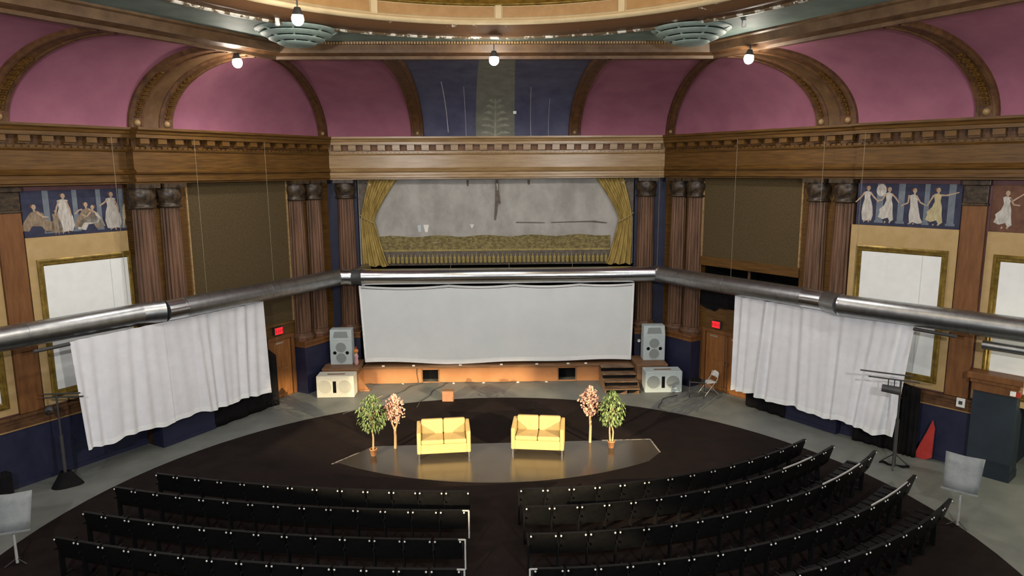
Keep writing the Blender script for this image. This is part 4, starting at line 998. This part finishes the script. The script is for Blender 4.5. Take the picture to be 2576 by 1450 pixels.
# ------------------------------------------------------------------ stands and small things
def light_stand(x,y,h,rz,label,bars,base):
    t = thing('light_stand', label, 'stand', (x,y,0), rz)
    obj('pole', MB().tube([(0,0,.0),(0,0,h*.55)],.045,8).tube([(0,0,h*.5),(0,0,h)],.025,8), M['housing'], t)
    for z,l0,l1 in bars: obj('crossbar', MB().tube([(l0,0,z),(l1,0,z)],.02,6), M['housing'], t)
    if base:
        mb = MB()
        for k in range(3):
            a = k*2*PI/3+.5; mb.tube([(0,0,.35),(.36*cos(a),.36*sin(a),.02)],.02,6)
        obj('leg', mb, M['housing'], t)
    return t
t = light_stand(-11.16,16.64,2.36,.12,'black light stand with two crossbars at the left wall',((2.27,-.32,.62),(2.36,-.3,.55)),False)
bag = MB(); nb = 10
def bagf(a,b):
    th = 2*PI*a; r = (.36-.24*b)*(1+.12*sin(3*th+1)); return (r*cos(th),r*sin(th)*.8,.36*b+.03*sin(5*th)*(1-b)*0)
bag.grid(24,8,bagf); obj('base_cover', bag, M['blackcloth'], t, label='black cloth cover over the stand foot')
lm = obj('par_can', MB().lathe([(.06,.1),(.10,.06),(.11,-.06),(.09,-.06),(.085,-.02)],16), M['housing'], t, (-.16,-.08,1.97)); lm.rotation_euler = (PI*.55,0,.35)
obj('par_lens', MB().lathe([(.003,-.02),(.05,-.02)],12), M['chrome'], lm)
t = light_stand(9.92,17.42,2.32,-.55,'black light stand with crossbar at the right wall',((2.32,-.75,.42),(2.46,-.95,.25)),True)
cn = obj('stage_lantern', MB().tube([(-.42,0,2.06),(.0,.04,2.02)],[.10,.11],12).tube([(-.28,0,2.30),(-.28,0,2.12)],.016,6).tube([(-.14,0,2.30),(-.14,0,2.12)],.016,6), M['housing'], t)
mb = MB(); mb.grid(10,6,lambda a,b:(-.34+.7*a, -.02+.05*sin(a*14), .02+.05*b+.03*sin(a*9)*b)); obj('floor_cloth', mb, M['blackcloth'], t)
def music_stand(x,y,rz,z0,z1,label,w=.68):
    t = thing('music_stand', label, 'stand', (x,y,.012), rz)
    obj('pole', MB().tube([(0,0,.02),(0,0,z0)],[.03,.018],8), M['standm'], t)
    mb = MB()
    mb.grid(6,4,lambda a,b:(-w/2+w*a+.05*(b-.5)*(2*a-1), .06-.22*(1-b)+.06*abs(2*a-1), z0-.10+(z1-z0+.10)*b)); obj('desk', mb, M['standw'], t, solid=.015)
    obj('desk_lip', MB().bar((-w/2,-.18,z0-.1),(w/2,-.18,z0-.1),.03), M['standw'], t)
    obj('clamp', MB().box(-.04,.04,-.1,.0,z0-.06,z0+.02), M['housing'], t)
    for k in range(3):
        a = k*2*PI/3+PI/2; obj('foot', MB().tube([(0,0,.12),(.22*cos(a),.22*sin(a),.012)],.011,6), M['housing'], t)
music_stand(-9.89,13.01,.35,.85,1.45,'pale grey music stand on the black carpet at the far left')
music_stand(9.62,14.27,-.75,.95,1.58,'pale grey music stand on the carpet edge at the far right')
# folding chair and dark metal chair
def fold_chair(w,u,off,rz,label,m,fm):
    p = WP(w,u,off,0); t = thing('folding_chair', label, 'chair', p, wrot(w)+rz, 'folding chairs by the right door')
    mb = MB(); mb.grid(6,4,lambda a,b:(-.2+.4*a,-.2+.4*b,.44+.012*sin(PI*a))); obj('seat', mb, m, t, solid=.025)
    mb = MB(); mb.grid(6,4,lambda a,b:(-.2+.4*a-.03*(2*a-1)*b*b,.22+.05*b+.02*sin(PI*a),.60+.20*b-.05*(2*a-1)**4*b)); obj('backrest', mb, m, t, solid=.02)
    for s in (-1,1):
        obj('leg', MB().tube([(s*.21,-.26,.0),(s*.21,.20,.55),(s*.2,.26,.78)],.013,6), fm, t)
        obj('leg', MB().tube([(s*.18,.30,.0),(s*.18,-.14,.43)],.013,6), fm, t)
    obj('crossbar', MB().tube([(-.21,-.18,.1),(.21,-.18,.1)],.01,6), fm, t)
fold_chair('R1',-15.75,.55,-.3,'white folding chair standing by the right double door',M['plastic'],M['standm'])
p = WP('R1',-16.35,1.35,0)
t = thing('metal_table','dark metal side table beside the white folding chair','table',(6.28,23.2,0),-.3)
mb = MB(); mb.box(-.26,.26,-.22,.22,.55,.58); obj('table_top', mb, M['housing'], t, bevel=.01)
for sx in (-1,1):
    obj('leg_frame', MB().tube([(sx*.24,-.2,0),(sx*.24,-.2,.56),(sx*.24,.2,.56),(sx*.24,.2,0),(sx*.24,-.2,.0)],.012,6), M['housing'], t)
mb = MB(); mb.grid(8,4,lambda a,b:(-.24+.1*sin(a*9)*.2+.35*a,-.18+.36*b,.582+.05*abs(sin(a*7+b*3)))); obj('crumpled_cloth', mb, M['blackcloth'], t)
# brown box on the grey floor
t = thing('wooden_box','small brown box on the grey floor in front of the stage','box',(-2.18,22.98,0),-.02)
mb = MB(); mb.box(-.19,.19,-.14,.14,0,.34); obj('box_body', mb, M['box'], t, bevel=.01)
mb = MB(); mb.box(-.2,.2,-.15,.15,.34,.37); obj('box_lid', mb, M['stagewood'], t, bevel=.008)
# figurine, switch plate, wall plate, red banner, tape pieces
t = wthing('figurine','small pink and orange figurine standing beside the left tall loudspeaker','figurine','B',-4.88,1.3,.83)
obj('body', MB().lathe([(.01,0),(.07,.01),(.075,.12),(.06,.25),(.085,.32),(.05,.42),(.03,.45)],12), M['extpink'], t)
obj('head', MB().ball((0,0,.52),.085,10,7), M['extred'], t); obj('hat', MB().lathe([(.05,.58),(.02,.66),(.005,.70)],8), M['red'], t)
tag(obj('wall_plate', MB().lathe([(.004,.0),(.06,.0),(.06,.02)],14), M['plastic'], None, WP('B',5.42,.50,1.40)), 'small white oval plate on the blue wall, left of the right tall loudspeaker', 'plate').rotation_euler = (PI/2,0,wrot('B'))
t = wthing('thermostat','small white square box with dark face above the right blue dado','thermostat','R2',-5.62,.17,1.72)
mb = MB(); mb.box(-.10,.10,-.05,.0,-.12,.12); obj('case', mb, M['plastic'], t, bevel=.01)
mb = MB(); mb.box(-.045,.045,-.054,-.05,-.045,.05); obj('dial', mb, M['housing'], t)
mb = MB(); mb.poly([(-6.18,1.12),(-6.12,.9),(-6.13,.10),(-6.30,.0),(-6.56,.02),(-6.45,.35),(-6.3,.75)],-.30,-.24)
tag(obj('red_banner', mb, M['red'], None, WP('R2',0,.04,0), wrot('R2')), 'red cloth triangle hanging beside the tall black drape on the right', 'banner')
for u,l in ((-3.3,'leftmost'),(-1.45,'second from left'),(-.35,'third from left'),(.9,'second from right'),(1.95,'rightmost')):
    tag(obj('floor_tape', MB().box(-.05,.05,-.04,.04,0,.015).box(-.02,.02,-.02,.02,.015,.03), M['plastic'], None, WP('B',u,.97,0), wrot('B')+u), f'white scrap of tape on the floor under the stage front, {l} of five', 'tape', 'white tape scraps along the stage front')
# cables
def cable(pts, label, r=.014):
    P_ = [Vector((x,y,.014 if (Vector((x,y,0))-Vector((DC[0],DC[1],0))).length > DR-.05 else .026)) for x,y in pts]
    Q = []
    for a,b in zip(P_,P_[1:]):
        for k in range(6):
            q = a.lerp(b,k/6); q += Vector((.05*sin(q.y*5+q.x*3),.03*cos(q.x*7),0)); Q.append(q)
    Q.append(P_[-1]); tag(obj('floor_cable', MB().tube(Q,r,6), M['housing']), label, 'cable')
cable([(-5.39,21.6),(-4.77,22.63),(-4.03,23.8),(-3.61,24.6),(-3.3,25.0)],'long black cable running diagonally across the grey floor, left of the brown box')
cable([(-3.2,22.3),(-2.94,23.4),(-2.69,24.3),(-2.35,25.0)],'black cable on the grey floor behind the brown box, leading to the stage hatch')
cable([(5.6,23.35),(5.11,22.97),(4.8,22.44),(4.77,21.97),(5.07,21.6)],'looped black cable on the grey floor in front of the right bass loudspeaker')
cable([(-5.3,24.9),(-4.6,24.75),(-3.4,24.95),(-2.9,25.02),(-.5,24.98),(1.0,25.05)],'thin black cable lying along the foot of the orange stage front',.01)
# pier and entry on the right
root = sroot('trim_16', WP('R2',0,0,0), wrot('R2'))
mb = MB(); mb.box(-5.33,-4.40,-.36,.25,0,2.18); obj('pier_body', mb, M['pier'], root)
mb = MB(); mb.box(-5.36,-4.37,-.40,.25,2.18,2.40).box(-5.40,-4.33,-.46,.25,2.40,2.50).box(-5.46,-4.27,-.52,.25,2.50,2.66); obj('pier_cap', mb, M['pilaster'], root, bevel=.015)
mb = MB(); mb.box(-5.35,-4.38,-.38,.25,0,.2); obj('pier_base', mb, M['pier'], root)
t = wthing('wall_light','small white and red signal light under the pier cap at the right edge','lamp','R2',-4.48,.40,2.28)
mb = MB(); mb.box(-.06,.06,-.06,0,-.06,.06); obj('lamp_box', mb, M['plastic'], t, bevel=.01)
mb = MB(); mb.box(.07,.15,-.05,0,-.07,.05); obj('red_lens', mb, M['red'], t)

t = thing('equipment_case','black equipment case on the grey floor at the far left edge','case',(-12.27,15.8,0),1.02)
mb = MB(); mb.box(-.3,.3,-.14,.14,0,.62); obj('case_body', mb, M['blackcloth'], t, bevel=.02)
obj('case_handle', MB().tube([(-.1,0,.62),(-.1,0,.68),(.1,0,.68),(.1,0,.62)],.014,6), M['housing'], t)
